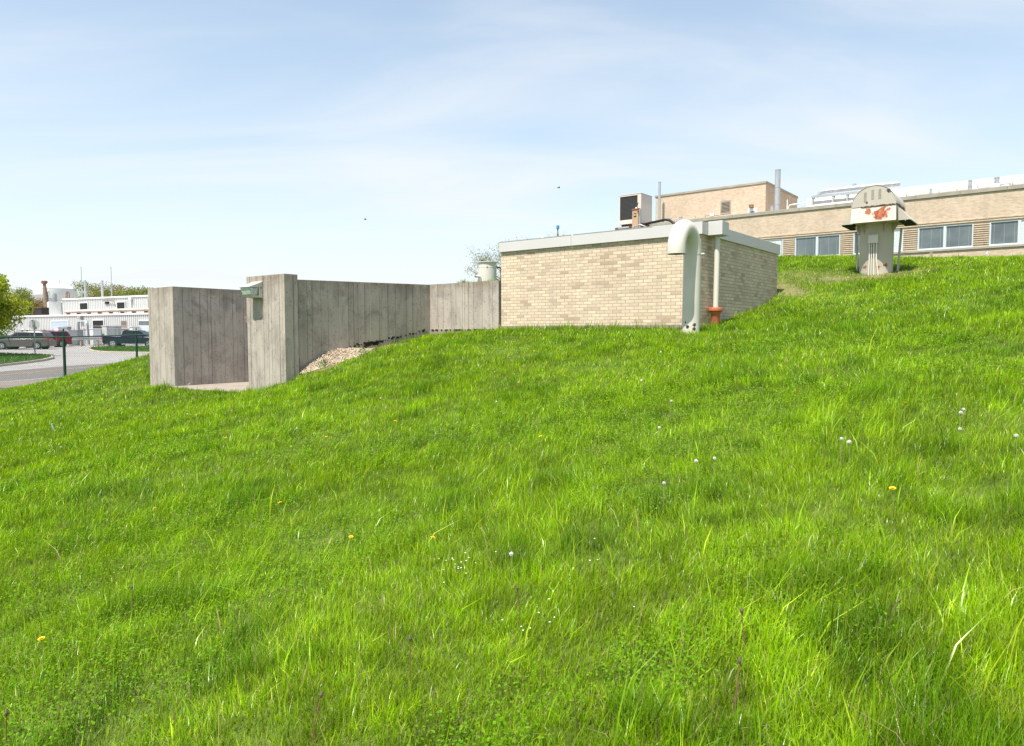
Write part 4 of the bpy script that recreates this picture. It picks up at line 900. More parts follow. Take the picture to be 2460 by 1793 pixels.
def wthing(name, label, cat, u, K=KW, yoff=0, zb=-1.45, group=None):
    x, y, _ = wl(u, 780, K); y = y+yoff; tt = P(u, 800, 1.0).x; x = (tt*(wo.y+wy[1]*y)-wo.x-wy[0]*y)/(wx[0]-tt*wx[1]); p = (wo.x+wx[0]*x+wy[0]*y, wo.y+wx[1]*x+wy[1]*y, zb); return thing(name, label, cat, p, AW, group, keepz=True), x
KQ = (KW+KU)/2
t_, x = wthing('rusty_pipeline', 'long rust-stained pipe along the edge of the lower white roof', 'pipe', 250, KQ, 0, ZL)
mb = MB(); mb.tube([(wl(125)[0]-x, 0, ZL+.42), (wl(430)[0]-x, 0, ZL+.46)], .10, 10); mb.build('pipe', M['rustpipe'], t_, smooth=40)
mb = MB(); mb.tube([(wl(125)[0]-x, .3, ZL+.62), (wl(430)[0]-x, .3, ZL+.66)], .11, 10); mb.build('white_pipe', M['whitepipe'], t_, smooth=40)
mb = MB()
for xx in np.arange(wl(130)[0]-x, wl(430)[0]-x, 2.6): mb.box(xx, xx+.12, -.1, .4, ZL, ZL+.5)
mb.build('bracket', M['rust'], t_)
t_, x = wthing('rusty_chimney', 'rusty capped chimney on a dark box plenum on the white roof', 'chimney', 112, KQ, 0, ZL); s_ = wd(112, KQ)/F_PX
zb1, zb2, zt = (wl(112, q, KQ)[2] for q in (756, 741, 679))
mb = MB(); mb.box(-22*s_, 14*s_, -1, 1.2, ZL+.25, zb2); mb.build('plenum', M['black'], t_)
mb = MB(); mb.box(-23*s_, 15*s_, -1.1, 1.3, zb2, zb2+.1); mb.box(-22*s_, 14*s_, -.9, 1.1, ZL, ZL+.25); mb.box(-24*s_, -21*s_, -1.1, -.9, ZL, zb2); mb.build('rusty_frame', M['rust'], t_)
mb = MB(); mb.tube([(2*s_, 0, zb2), (-1.5*s_, 0, zt-.1)], [5*s_, 4*s_], 16); mb.build('flue', M['rustpipe'], t_, smooth=40)
mb = MB(); mb.lathe([(4*s_, zt-.2), (6.5*s_, zt-.15), (6.5*s_, zt+.18), (5.5*s_, zt+.24)], 16, (-1.5*s_, 0, 0)); mb.build('cap', M['rust'], t_, smooth=40)
def wstack(u, wpx, ytop, ybot, label, name='steel_stack', mat='galv', cat='stack', K=KU, yoff=5, cone=False):
    t_, x = wthing(name, label, cat, u, K, yoff, ZU-.1); s_ = (wd(u, K)+yoff)/F_PX; p = P(u, ytop, wd(u, K)+yoff*.87)
    mb = MB(); mb.lathe([(wpx/2*s_, ZU-.1), (wpx/2*s_, p.z)], 16); mb.build('pipe', M[mat], t_, smooth=40)
    mb = MB(); mb.lathe([(wpx/2*s_*1.12, p.z-1), (wpx/2*s_*1.12, p.z+.03)], 16); mb.build('collar', M[mat], t_, smooth=40); return t_
wstack(208.5, 5.5, 669, 714, 'left of two grey steel stacks on the white roof'); wstack(249, 5.5, 669.5, 713, 'right of two grey steel stacks on the white roof')
def mast(u, ytop, label, K=KU, yoff=7, arms=True, r=.05):
    t_, x = wthing('light_mast', label, 'mast', u, K, yoff, ZU-.1); p = P(u, ytop, wd(u, K)+yoff*.87)
    mb = MB(); mb.tube([(0, 0, ZU-.1), (0, 0, ZU+2.2)], r*1.9, 8); mb.tube([(0, 0, ZU+2.2), (0, 0, p.z)], r, 6); mb.build('pole', M['grey'], t_, smooth=40)
    if arms:
        mb = MB(); mb.tube([(-.34, 0, p.z-.1), (-.2, 0, p.z), (.2, 0, p.z), (.34, 0, p.z+.06)], .035, 5); mb.build('crossarm', M['grey'], t_)
        for s_ in (-1, 1): mb = MB(); mb.obox((s_*.36, 0, p.z-.02+.03*s_), (.22, .18, .06), (0, R(12)*s_, 0)); mb.build('head', M['white'], t_)
mast(200, 633, 'left of two tall light masts above the white building'); mast(271.5, 632, 'right of two tall light masts above the white building')
mast(276.5, 666, 'short mast just right of the tall light mast', KU, 40, False, .09); mast(283.5, 678, 'faint hooked mast right of short mast', KU, 45, False, .06)
t_, x = wthing('cyclone_fan', 'grey round roof fan with pipework before the water tank', 'roof fan', 130, KU, -1.0, ZL); s_ = wd(130, KU)/F_PX
z0_, z1_ = wl(130, 727, KU)[2], wl(130, 707, KU)[2]
mb = MB(); mb.lathe([(6*s_, z0_), (8.5*s_, z0_+.15), (8.5*s_, z1_-.3), (6.5*s_, z1_)], 16); mb.build('drum', M['grey'], t_, smooth=40)
mb = MB(); mb.tube([(-6*s_, -.5, ZL), (-6*s_, -.5, z1_+.1)], .06, 6); mb.tube([(-14*s_, -.5, z0_+.5), (18*s_, -.5, z0_+.5)], .05, 6); mb.tube([(-10*s_, -.5, z1_+.1), (2*s_, -.5, z1_+.25)], .07, 6); mb.build('pipework', M['grey'], t_)
mb = MB(); mb.hexa([(-14*s_, -.8, ZL), (10*s_, -.8, ZL), (10*s_, .9, ZL), (-14*s_, .9, ZL)], [(-14*s_, -.8, z0_-.4), (6*s_, -.8, z0_+.05), (6*s_, .9, z0_+.05), (-14*s_, .9, z0_-.4)]); mb.build('casing', M['white'], t_)
t_, x = wthing('roof_ladder_hoops', 'rusty hooped ladder cage and rails at the corner of upper white roof', 'ladder', 166, KU, .6, ZU-.1); s_ = wd(166, KU)/F_PX
mb = MB(); zt = wl(166, 700, KU)[2]
for (c_, w_) in ((0, 7), (2.5, 3.5)): mb.tube(arc((c_*s_, zt-w_*s_), w_*s_, 0, math.pi, 10, 0, 2, (0, 0, 0))[::-1]+[(c_*s_+w_*s_, 0, ZU-.1)], .05, 6); mb.tube([(c_*s_-w_*s_, 0, zt-w_*s_), (c_*s_-w_*s_, 0, ZU-.1)], .05, 6)
mb.build('hoop', M['rust'], t_, smooth=40)
mb = MB()
for k in range(5): mb.tube([((-26+k*5)*s_, 0, ZL+.3), ((-26+k*5)*s_, 0, ZU+.1-.0*k)], .03, 5)
for z_ in (ZU-.6, ZU-.1, ZU+.1): mb.tube([(-26*s_, 0, z_), (-5*s_, 0, z_)], .03, 5)
mb.build('railing', M['rust'], t_)

# water tower
wt = P(135, 800, 250); tw = thing('water_tower', 'white bowl shaped water tower rising behind the white building', 'water tower', (wt.x, wt.y, -2), 0, keepz=True)
s_ = 250/F_PX*.84; zr = P(135, 695, 250).z; zl = P(135, 711, 250).z; zc2 = P(135, 730, 250).z; ztp = P(135, 680.5, 250).z
mb = MB(); mb.lathe([(33*s_, zc2), (55*s_, zl), (55.3*s_, zl+.1), (55.3*s_, zr)], 48); mb.build('bowl', M['white'], tw, smooth=25)
mb = MB(); mb.lathe([(55.6*s_, zr-.15), (55.6*s_, zr+.1), (48*s_, zr+.75), (36*s_, zr+1.45), (22*s_, zr+1.95), (8*s_, ztp), (.5, ztp+.1)], 48); mb.build('dome', M['white'], tw, smooth=25)
mb = MB(); mb.lathe([(31*s_, -2), (31*s_, zc2), (33*s_, zc2+.05)], 32); mb.build('pedestal', M['white'], tw, smooth=25)
mb = MB()
for z_ in (ztp-.2, ztp+.3, ztp+.8): mb.tube([(15*s_*math.cos(a), 15*s_*math.sin(a), z_) for a in np.linspace(0, 2*math.pi, 25)], .05, 4)
for a in np.linspace(0, 2*math.pi, 13): mb.tube([(15*s_*math.cos(a), 15*s_*math.sin(a), zr+1.9), (15*s_*math.cos(a), 15*s_*math.sin(a), ztp+.8)], .05, 4)
mb.build('railing', M['white'], tw)

# yard in front of the white building: fence, cabinets, pipe arch, guardrail
def lotthing(name, label, cat, u, d, rot=AW, group=None):
    p = P(u, 800, d); return thing(name, label, cat, (p.x, p.y, float(lotz(d))), rot, group)
yf = lotthing('yard_fence', 'tall bare metal fence with posts before the white building', 'fence', 180, 88)
n_ = 34; 
for k in range(13):
    mb = MB(); x = -14+k*2.3; mb.tube([(x, 0, 0), (x, 0, 2.0)], .05, 6); mb.build('post', M['galv'], yf)
mb = MB()
for z_ in (.1, 2.0, 2.2, 2.35): mb.tube([(-14, 0, z_), (13.8, 0, z_)], .02, 4)
mb.build('rail', M['galv'], yf)
mb = MB()
for k in range(int(28/.16)):
    x = -14+k*.16; mb.box(x, x+.012, -.004, .004, .1, 2.0)
mb.build('wire_mesh', M['galv'], yf)
for (u0, u1, yt, d, lb, m_) in ((137, 154, 786, 86, 'long white cabinet before the roller door', 'white'), (153, 164, 785, 87, 'grey cabinet end beside long white cabinet', 'grey'), (251, 270, 783, 85, 'large pale grey transformer cabinet left of the pickup', 'signback'),
                            (270.5, 285, 783, 86.5, 'darker grey transformer cabinet beside the pickup cab', 'grey'), (182, 192, 793, 84, 'small grey cabinet under the pipe arch', 'grey'), (223, 236, 790, 84, 'low white cabinet before the dark doorway', 'white'), (318, 330, 785, 86, 'squat white cabinet with dark vent behind the pickup', 'white'),
                            (164, 178, 793, 83, 'pale cabinet with sloping lid right of the van', 'signback')):
    t_ = lotthing('utility_cabinet', lb, 'cabinet', (u0+u1)/2, d); w_ = (u1-u0)*d/F_PX/2*1.05; h_ = P(u0, yt, d).z-float(lotz(d))
    mb = MB(); mb.box(-w_, w_, -.5, .5, .1, h_-.08); mb.build('case', M[m_], t_, bevel=.03)
    mb = MB(); mb.box(-w_-.04, w_+.04, -.56, .56, h_-.08, h_); mb.build('lid', M[m_], t_, bevel=.02)
    mb = MB(); mb.box(-w_*.8, -w_*.1, -.515, -.501, .3, h_*.75); mb.box(w_*.1, w_*.8, -.515, -.501, .3, h_*.75); mb.build('door', M[m_], t_)
    mb = MB(); mb.box(-w_-.1, w_+.1, -.6, .6, 0, .1); mb.build('plinth', M['kerb'], t_)
pa = lotthing('pipe_arch', 'galvanised pipes arching over cabinets in the utility yard', 'pipe', 203, 87); s_ = 87/F_PX; h_ = P(203, 771, 87).z-float(lotz(87))
mb = MB()
for k in range(3):
    o_ = k*2.2*s_; mb.tube([((-21+k*1.6)*s_, -k*.15, 0), ((-21+k*1.6)*s_, -k*.15, h_-.5-o_*.3), ((-19+k)*s_, -k*.15, h_-.12-o_*.4), ((-15)*s_, -k*.15, h_-o_*.4), (15*s_, -k*.15, h_-o_*.4), ((17+k)*s_, -k*.15, h_-.4), ((22+k*2)*s_, -k*.15, 0)], .06, 8)
mb.build('pipe', M['galv'], pa, smooth=50)
t_ = lotthing('rack_pipe', 'reddish horizontal pipe on stands behind the yard fence', 'pipe', 250, 90); mb = MB(); z_ = P(250, 793, 90).z-float(lotz(90)); mb.tube([(-6, 0, z_), (6, 0, z_+.05)], .08, 8); mb.build('pipe', M['rust'], t_)
mb = MB()
for x in (-5, -2, 1, 4): mb.tube([(x, 0, 0), (x, 0, z_)], .05, 6)
mb.build('stand', M['galv'], t_)
gr = lotthing('guardrail', 'galvanised guardrail between the maroon car and the pickup', 'guardrail', 212, 80, R(-6)); z_ = P(212, 814, 80).z-float(lotz(80))
mb = MB(); mb.profile([(0, 0)]*0+[(-3.2, z_-.16), (3.0, z_-.16), (3.0, z_+.16), (-3.2, z_+.16)], -.03, .0)
mb = MB(); mb.box(-3.4, 3.0, -.03, 0, z_-.16, z_-.03); mb.box(-3.4, 3.0, -.0, .04, z_-.03, z_+.03); mb.box(-3.4, 3.0, -.03, 0, z_+.03, z_+.16); mb.build('rail', M['galv'], gr)
for x in (-3, -1, 1, 2.8): mb = MB(); mb.box(x-.08, x+.08, .02, .2, 0, z_+.1); mb.build('post', M['wood'], gr)

# ------------------------------------------------------------------ stop sign seen from behind
sg = P(84.5, 857, 51.3); sg.z = float(lotz(51.3))+.12
st = thing('road_sign', 'octagonal sign seen from its bare grey back on a post', 'sign', tuple(sg), R(8))
zs = P(84.5, 780, 51.3).z-sg.z
mb = MB(); pts = [(.385*math.cos(R(22.5+45*k)), zs+.385*math.sin(R(22.5+45*k))) for k in range(8)]; mb.profile(pts, .03, .034); mb.build('panel', M['signback'], st)
mb = MB(); mb.box(-.035, .035, -.02, .028, 0, zs+.30); mb.build('post', M['galv'], st)

# ------------------------------------------------------------------ vehicles
def wheel(car, x, y, r, side):
    w_ = bpy.data.objects.new('wheel', None); COL.objects.link(w_); w_.parent = car; w_.location = (x, y, r)
    wm = MB(); wm.tube([(0, -.11, 0), (0, -.10, 0), (0, .10, 0), (0, .11, 0)], [r*.93, r, r, r*.93], 28); wm.build('tyre', M['tyre'], w_, smooth=40)
    wm = MB(); s_ = side*.112; wm.tube([(0, s_, 0), (0, s_+side*.006, 0)], r*.66, 24)
    wm.build('rim_recess', M['dark'], w_)
    wm = MB()
    for k in range(5):
        a = k*2*math.pi/5; wm.obox((math.cos(a)*r*.33, s_+side*.014, math.sin(a)*r*.33), (r*.60, .02, r*.20), (0, -a, 0))
    wm.tube([(0, s_, 0), (0, s_+side*.026, 0)], r*.17, 12)
    n0 = 24
    wm.add([(rr_*math.cos(2*math.pi*k/n0), s_+side*.018, rr_*math.sin(2*math.pi*k/n0)) for rr_ in (r*.58, r*.69) for k in range(n0)], [(k, (k+1) % n0, n0+(k+1) % n0, n0+k) for k in range(n0)])
    wm.build('rim', M['chrome'], w_)
def vehicle(name, label, loc_, rot, body, cabin, W, wheels, paintm, windows, tail=None, head=None, bed=None, roofrack=False, step=False, cat='car'):
    c = thing(name, label, cat, loc_, rot); hw = W/2
    def loft(outline, name_, mat, tuck, z_lo, z_hi, inset=0):
        """side outline (x,z) lofted across the width with the sides leaning in toward the top"""
        m = MB(); n = len(outline); ys = []
        secs = [(-1, 1.0), (-.93, 0), (.93, 0), (1, 1.0)]
        vs = []
        for s_, k in secs:
            for (x, z) in outline:
                q = min(max((z-z_lo)/max(z_hi-z_lo, .01), 0), 1); y = s_*(hw-inset-tuck*q)
                cx3 = sum(p[0] for p in outline)/n; cz3 = sum(p[1] for p in outline)/n; f = 1-.035*k
                vs.append((cx3+(x-cx3)*f, y, cz3+(z-cz3)*(1-.06*k)))
        fs = [tuple(range(n)), tuple(range(4*n-1, 3*n-1, -1))]+[(j*n+i, (j+1)*n+i, (j+1)*n+(i+1) % n, j*n+(i+1) % n) for j in range(3) for i in range(n)]
        m.add(vs, fs); return m.build(name_, M[mat], c, smooth=35, bevel=.02)
    zb_ = max(p[1] for p in body)
    loft(body, 'body', paintm, .05, .3, zb_); loft(cabin[0], 'cabin', paintm, cabin[1], zb_-.1, max(p[1] for p in cabin[0]), .06)
    zc0, zc1 = zb_-.1, max(p[1] for p in cabin[0])
    for wq in windows:
        for s_ in (-1, 1):
            m = MB(); vs = []
            for o_ in (-.012, .012):
                for (x, z) in wq: q = (z-zc0)/(zc1-zc0); vs.append((x, s_*(hw-.06-cabin[1]*q+o_+.006), z))
            n = len(wq); m.add(vs, [tuple(range(n)), tuple(range(2*n-1, n-1, -1))]+[(i, n+i, n+(i+1) % n, (i+1) % n) for i in range(n)]); m.build('window', M['carglass'], c)
    # windscreen and rear window
    for (xa, za, xb, zb2) in cabin[2]:
        m = MB(); ya = hw-.14-cabin[1]*(za-zc0)/(zc1-zc0); yb = hw-.14-cabin[1]*(zb2-zc0)/(zc1-zc0); sg_ = 1 if xa > xb else -1
        nx_ = sg_*.02; m.hexa([(xa, -ya, za), (xa, ya, za), (xb, yb, zb2), (xb, -yb, zb2)], [(xa+nx_, -ya, za+.015), (xa+nx_, ya, za+.015), (xb+nx_, yb, zb2+.015), (xb+nx_, -yb, zb2+.015)])
        m.build('windscreen', M['carglass'], c)
    for (x, r) in wheels:
        for s_ in (-1, 1):
            m = MB(); m.tube([(x, s_*(hw-.20), r+.02), (x, s_*(hw+.004), r+.02)], r+.075, 26); m.build('wheel_arch', M['black'], c, smooth=40)
            wheel(c, x, s_*(hw-.10), r, s_)
    for lst, nm, mt in ((tail, 'tail_light', 'redlens'), (head, 'headlight', 'clearlens')):
        if lst:
            for s_ in (-1, 1):
                m = MB(); x0_, x1_, z0_, z1_ = lst; m.box(x0_, x1_, min(s_*(hw-.28), s_*(hw-.005)), max(s_*(hw-.28), s_*(hw-.005)), z0_, z1_); m.build(nm, M[mt], c, bevel=.02)
    fx1 = max(p[0] for p in body); fx0 = min(p[0] for p in body)
    m = MB(); m.box(fx1-.10, fx1+.03, -hw+.1, hw-.1, .28, .48); m.box(fx0-.03, fx0+.1, -hw+.1, hw-.1, .30, .50); m.build('bumper', M[paintm] if not step else M['chrome'], c, bevel=.03)
    for s_ in (-1, 1): m = MB(); xm = cabin[2][0][0]-.35; m.obox((xm, s_*(hw+.08), zb_+.08), (.12, .18, .14)); m.build('wing_mirror', M[paintm], c, bevel=.03)
    for s_ in (-1, 1):
        m = MB(); 
        for wq in windows[:2]: xx = sum(p[0] for p in wq)/len(wq)-.25; m.obox((xx, s_*(hw-.035), zb_-.1), (.16, .03, .03))
        m.build('door_handle', M[paintm], c)
    if roofrack:
        m = MB()
        for s_ in (-1, 1): m.tube([(-1.8, s_*(hw-.35), zc1+.02), (-1.7, s_*(hw-.35), zc1+.07), (.2, s_*(hw-.35), zc1+.07), (.3, s_*(hw-.35), zc1+.01)], .022, 6)
        m.build('roof_rail', M['black'], c)
    if step:
        for s_ in (-1, 1): m = MB(); m.tube([(-.9, s_*(hw+.03), .36), (1.5, s_*(hw+.03), .36)], .035, 8); m.build('side_step', M['chrome'], c)
    return c
# +x is forward
vbody = [(-2.5, .32), (-2.56, .6), (-2.52, .95), (-2.45, 1.06), (1.25, 1.04), (1.7, .98), (2.2, .86), (2.48, .70), (2.55, .5), (2.5, .3), (2.0, .24), (-2.2, .25)]
vcab = [(-2.46, 1.04), (-2.42, 1.15), (-2.12, 1.66), (-1.9, 1.73), (-.2, 1.76), (.35, 1.70), (1.42, 1.06), (1.3, 1.0)]
vwin = [[(.28, 1.12), (1.10, 1.10), (.42, 1.58), (.28, 1.61)], [(-.85, 1.12), (.22, 1.12), (.22, 1.62), (-.80, 1.64)], [(-2.18, 1.16), (-.92, 1.12), (-.87, 1.64), (-1.88, 1.62)]]
def carpos(u, d): p = P(u, 800, d); return (p.x, p.y, float(lotz(d)))
vehicle('minivan', 'taupe minivan parked broadside behind the fence at left', carpos(58, 71), R(180+12), vbody, (vcab, .17, [(1.40, 1.06, .42, 1.70), (-2.45, 1.12, -2.10, 1.64)]), 1.96, [(1.62, .34), (-1.5, .34)], 'vanpaint', vwin, tail=(-2.56, -2.42, .85, 1.2), head=(2.28, 2.5, .64, .82), roofrack=True)
sbody = [(-2.2, .35), (-2.26, .6), (-2.22, 1.0), (-2.15, 1.08), (1.1, 1.06), (1.9, 1.0), (2.2, .9), (2.28, .6), (2.2, .35), (1.8, .3), (-2.0, .3)]
scab = [(-2.18, 1.05), (-2.12, 1.2), (-1.95, 1.68), (-1.8, 1.74), (-.1, 1.76), (.25, 1.72), (.95, 1.1), (.9, 1.0)]
swin = [[(.2, 1.14), (.75, 1.14), (.28, 1.6), (.2, 1.62)], [(-.7, 1.14), (.14, 1.14), (.14, 1.64), (-.66, 1.65)], [(-2.0, 1.16), (-.78, 1.14), (-.74, 1.65), (-1.78, 1.63)]]
vehicle('suv', 'maroon station car parked just behind the minivan', carpos(110, 77), R(180+50), sbody, (scab, .15, [(.95, 1.1, .3, 1.70), (-2.16, 1.16, -1.95, 1.64)]), 1.85, [(1.45, .36), (-1.3, .36)], 'redpaint', swin, tail=(-2.28, -2.15, .9, 1.15), head=(2.05, 2.26, .75, .9), roofrack=True)
cbody = [(-2.2, .32), (-2.25, .6), (-2.2, .9), (-2.1, .98), (1.0, .95), (1.8, .85), (2.2, .7), (2.25, .45), (2.15, .28), (-2.0, .26)]
ccab = [(-1.75, .93), (-1.15, 1.38), (-.9, 1.43), (.1, 1.43), (.4, 1.38), (1.15, .95)]
cwin = [[(-.3, 1.0), (.85, 1.0), (.35, 1.33), (-.3, 1.36)], [(-1.35, 1.02), (-.36, 1.0), (-.36, 1.36), (-1.0, 1.34)]]
vehicle('sedan', 'blue car at the left edge mostly hidden behind the minivan', carpos(-8, 71.5), R(180+20), cbody, (ccab, .15, [(1.13, .98, .4, 1.37), (-1.72, .97, -1.15, 1.37)]), 1.78, [(1.35, .32), (-1.35, .32)], 'bluepaint', cwin, tail=(-2.25, -2.1, .7, .88), head=(2.02, 2.22, .6, .76))
pbody = [(-2.85, .50), (-2.9, .7), (-2.88, 1.12), (-2.80, 1.18), (1.35, 1.16), (2.3, 1.10), (2.75, 1.0), (2.85, .7), (2.8, .42), (2.4, .38), (-2.5, .42)]
pcab = [(-.98, 1.14), (-.92, 1.3), (-.82, 1.78), (-.62, 1.86), (.55, 1.87), (.85, 1.80), (1.62, 1.18), (1.5, 1.1)]
pwin = [[(.40, 1.24), (1.30, 1.22), (.78, 1.70), (.40, 1.74)], [(-.80, 1.24), (.32, 1.24), (.32, 1.76), (-.70, 1.74)]]
pk = vehicle('pickup_truck', 'dark navy pickup truck parked behind the right verge, bed to the left', carpos(322, 76.5), R(5), pbody, (pcab, .16, [(1.60, 1.18, .86, 1.80), (-.97, 1.2, -.82, 1.76)]), 1.98, [(1.93, .40), (-1.80, .40)], 'navypaint', pwin, tail=(-2.92, -2.8, .85, 1.12), head=(2.6, 2.8, .8, 1.0), step=True, cat='pickup truck')
mb = MB(); mb.box(-2.72, -1.05, -.78, .78, 1.14, 1.19); mb.build('bed_cover', M['galv'], pk, bevel=.02)

# ------------------------------------------------------------------ chain link fence
FD = 30.2
def fpt(u, y): return P(u, y, FD)
fe = thing('chain_link_fence', 'dark green chain-link fence along the foot of the slope at left', 'fence', (-19, FD, -2), 0, keepz=True)
def rel(x, y, z): return (x+19, y-FD, z)
x1_ = fpt(153, 810).x; x2_ = fpt(327.5, 806).x; sp = x2_-x1_
railz = lambda x: fpt(153, 810).z+(fpt(327.5, 805.5).z-fpt(153, 810).z)*(x-x1_)/sp if x > x1_ else fpt(153, 810).z+(x-x1_)*-.004
xs = [x1_+sp*k for k in (-3, -2, -1, 0, 1, 2, 3)]
for k, x in enumerate(xs):
    z0_ = h1(x, FD)-.2; r_ = .046 if k == 3 else .034
    mb = MB(); mb.tube([rel(x, FD, z0_), rel(x, FD, railz(x)+(.36 if k == 3 else .30))], r_*.62, 10); 
    mb.tube([rel(x, FD, z0_), rel(x, FD, railz(x)-.10)], r_*1.25, 12); mb.build('post', M['greenpost'], fe, smooth=40)
mb = MB()
for a, b_ in zip(xs[:-1], xs[1:]): mb.tube([rel(a, FD-.02, railz(a)), rel(b_, FD-.02, railz(b_))], .028, 8)
mb.build('top_rail', M['greenpost'], fe, smooth=40)
# wire mesh: two families of diagonal wires
mb = MB(); cell = .075; wv_ = .0058; xa, xb = xs[0], xs[-1]
def ground_at(x): return h1(x, FD)-.02
gxs = np.arange(xa-2.5, xb+2.6, .25); ghs = H(gxs, np.full(len(gxs), FD))-.02
for fam in (1, -1):
    x = xa-2.4
    while x < xb+2.4:
        # wire from ground to rail at 45 deg (x increases with z * fam)
        zt = railz(min(max(x, xa), xb))-.02; zb_ = float(np.interp(x-fam*1.8, gxs, ghs)); L_ = zt-zb_
        p0 = [x-fam*L_, zb_]; p1 = [x, zt]
        for (cl_, sgn) in ((xa, 1), (xb, -1)):
            if (p0[0]-cl_)*sgn < 0 and (p1[0]-cl_)*sgn < 0: p0 = None; break
            for p, q_ in ((p0, p1), (p1, p0)):
                if (p[0]-cl_)*sgn < 0: k_ = (cl_-p[0])/(q_[0]-p[0]); p[1] += (q_[1]-p[1])*k_; p[0] = cl_
        if p0:
            nn = 8; yo = .004*fam
            mb.add([rel(p0[0]-wv_, FD+yo, p0[1]), rel(p0[0]+wv_, FD+yo, p0[1]), rel(p0[0], FD+yo+wv_*1.5, p0[1]), rel(p1[0]-wv_, FD+yo, p1[1]), rel(p1[0]+wv_, FD+yo, p1[1]), rel(p1[0], FD+yo+wv_*1.5, p1[1])], [(0, 1, 4, 3), (1, 2, 5, 4), (2, 0, 3, 5)])
        x += cell
mb.build('wire_mesh', M['greenpost'], fe)

# ------------------------------------------------------------------ birds
for (u, y, lb, tl) in ((1343, 452, 'dark bird in flight above the brick building, the higher one', .4), (878, 528, 'dark bird in flight over the concrete walls, the lower one', -.2)):
    p = P(u, y, 60); bd = thing('bird', lb, 'bird', tuple(p), tl)
    mb = MB()
    body = [(-.13, 0, 0), (-.07, 0, .005), (0, 0, .012), (.06, 0, .012), (.10, 0, .01)]
    mb.tube(body, [.008, .022, .032, .022, .008], 8)
    for s_ in (-1, 1):
        w1 = [(.04, s_*.02, .02), (-.04, s_*.02, .02), (-.05, s_*.12, .09), (.03, s_*.12, .09)]; w2 = [(-.08, s_*.26, .06), (-.04, s_*.26, .06)]
        v = w1+w2; v2 = [(a, b_, c_+.006) for a, b_, c_ in v]
        mb.add(v+v2, [(0, 1, 2, 3), (3, 2, 4, 5), (6, 9, 8, 7), (9, 11, 10, 8), (0, 6, 7, 1), (1, 7, 8, 2), (2, 8, 10, 4), (4, 10, 11, 5), (5, 11, 9, 3), (3, 9, 6, 0)])
    mb.add([(-.12, -.01, 0), (-.12, .01, 0), (-.2, .03, 0), (-.2, -.03, 0), (-.12, 0, .01), (-.2, 0, .006)], [(0, 1, 2, 3), (4, 5, 2, 1), (4, 0, 3, 5)])
    mb.build('body', M['black'], bd)

# ------------------------------------------------------------------ stakes in the lawn
p = hit(2237, 618, 40); p = P(2237, 606, 23.5); t_ = thing('wooden_stake', 'short wooden stake on the hill crest below the right windows', 'stake', (p.x, p.y, h1(p.x, p.y)-.05), .3)
mb = MB(); mb.box(-.05, .05, -.02, .02, 0, .30); mb.build('stake', M['wood'], t_, bevel=.005)
p = P(2369, 608, 21); t_ = thing('marker_flag', 'small white marker leaning on the hill crest at right', 'marker', (p.x, p.y, h1(p.x, p.y)), .2)
mb = MB(); mb.tube([(0, 0, 0), (.05, 0, .20)], .006, 6); mb.build('wire', M['galv'], t_); mb = MB(); mb.obox((.035, 0, .17), (.03, .012, .10), (0, R(25), 0)); mb.build('flag', M['white'], t_)
p = hit(131, 1037); t_ = thing('pipe_marker', 'short leaning pale blue-grey marker in the lawn at far left', 'marker', (p.x, p.y, p.z), .1)
mb = MB(); mb.tube([(0, 0, 0), (-.045, 0, .14)], .014, 8); mb.build('tube', paint('pale_blue_plastic', (.35, .42, .5), .5), t_, smooth=40)
mb = MB(); mb.tube([(-.045, 0, .14), (-.05, 0, .155)], .016, 8); mb.build('cap', M['white'], t_, smooth=40)

# ------------------------------------------------------------------ dandelions
def flower_proto(kind):
    """stem and head meshes"""
    m = MB(); m.tube([(0, 0, 0), (.004, 0, .5), (0, 0, 1)], [.0022, .002, .0018], 5); return m
PX = 1.0851
puffs = [(843, 882, 'midway below the pale wall corner'), (1099, 890, 'below the brick left corner, alone on the lawn'), (1486, 888, 'upper of two in line below the gooseneck'), (1460, 947, 'large one on mid lawn below the gooseneck'),
         (657, 949, 'on the lawn below the concrete pier'), (1541, 1021, 'left of a close pair at dark tuft'), (1582, 1015, 'right of a close pair at dark tuft'), (1470, 1070, 'lone one under the close pair'), (1863, 972, 'left of a pair on the right lawn'),
         (1880, 979, 'right of a pair on the right lawn'), (2127, 914, 'left of the cluster on the far right slope'), (2133, 907, 'top of the cluster on the far right slope'), (2125, 950, 'under the cluster on the far right slope'),
         (1132, 1227, 'lone one in central foreground'), (1420, 843, 'small one nearest below the brick wall'), (2250, 965, 'at the right edge of the picture'), (45, 972, 'at far left near the picture edge'), (135, 990, 'near the pale blue marker'), (415, 917, 'left lawn under the concrete wall end'), (1463, 780, 'close before the brick wall')]
yels = [(875, 933, 'on mid lawn left of centre'), (1197, 967, 'low bloom at the centre of the lawn'), (535, 923, 'below the lamp pier'), (505, 955, 'upper of two left of centre'), (620, 1114, 'on the left lawn, alone'), (343, 1126, 'dull bloom far down the left lawn'),
        (777, 1190, 'left of two in foreground'), (958, 1192, 'right and brighter of two in foreground'), (92, 1416, 'large bloom in lower left corner'), (1090, 820, 'small one below the pale wall'), (1182, 778, 'left tiny bloom before the brick wall'), (2005, 893, 'far right slope'),
        (1766, 867, 'right slope under the brick side wall'), (1976, 1083, 'low on right slope'), (330, 903, 'left lawn near the wall end'), (343, 995, 'left lawn between others'), (500, 970, 'lower of two left of centre'), (722, 968, 'mid lawn under the pier'), (1560, 745, 'right beside the foot of the gooseneck'), (1164, 763, 'tiny bloom at the brick wall foot')]
mb = MB(); rd = random.Random(2); r0 = .019
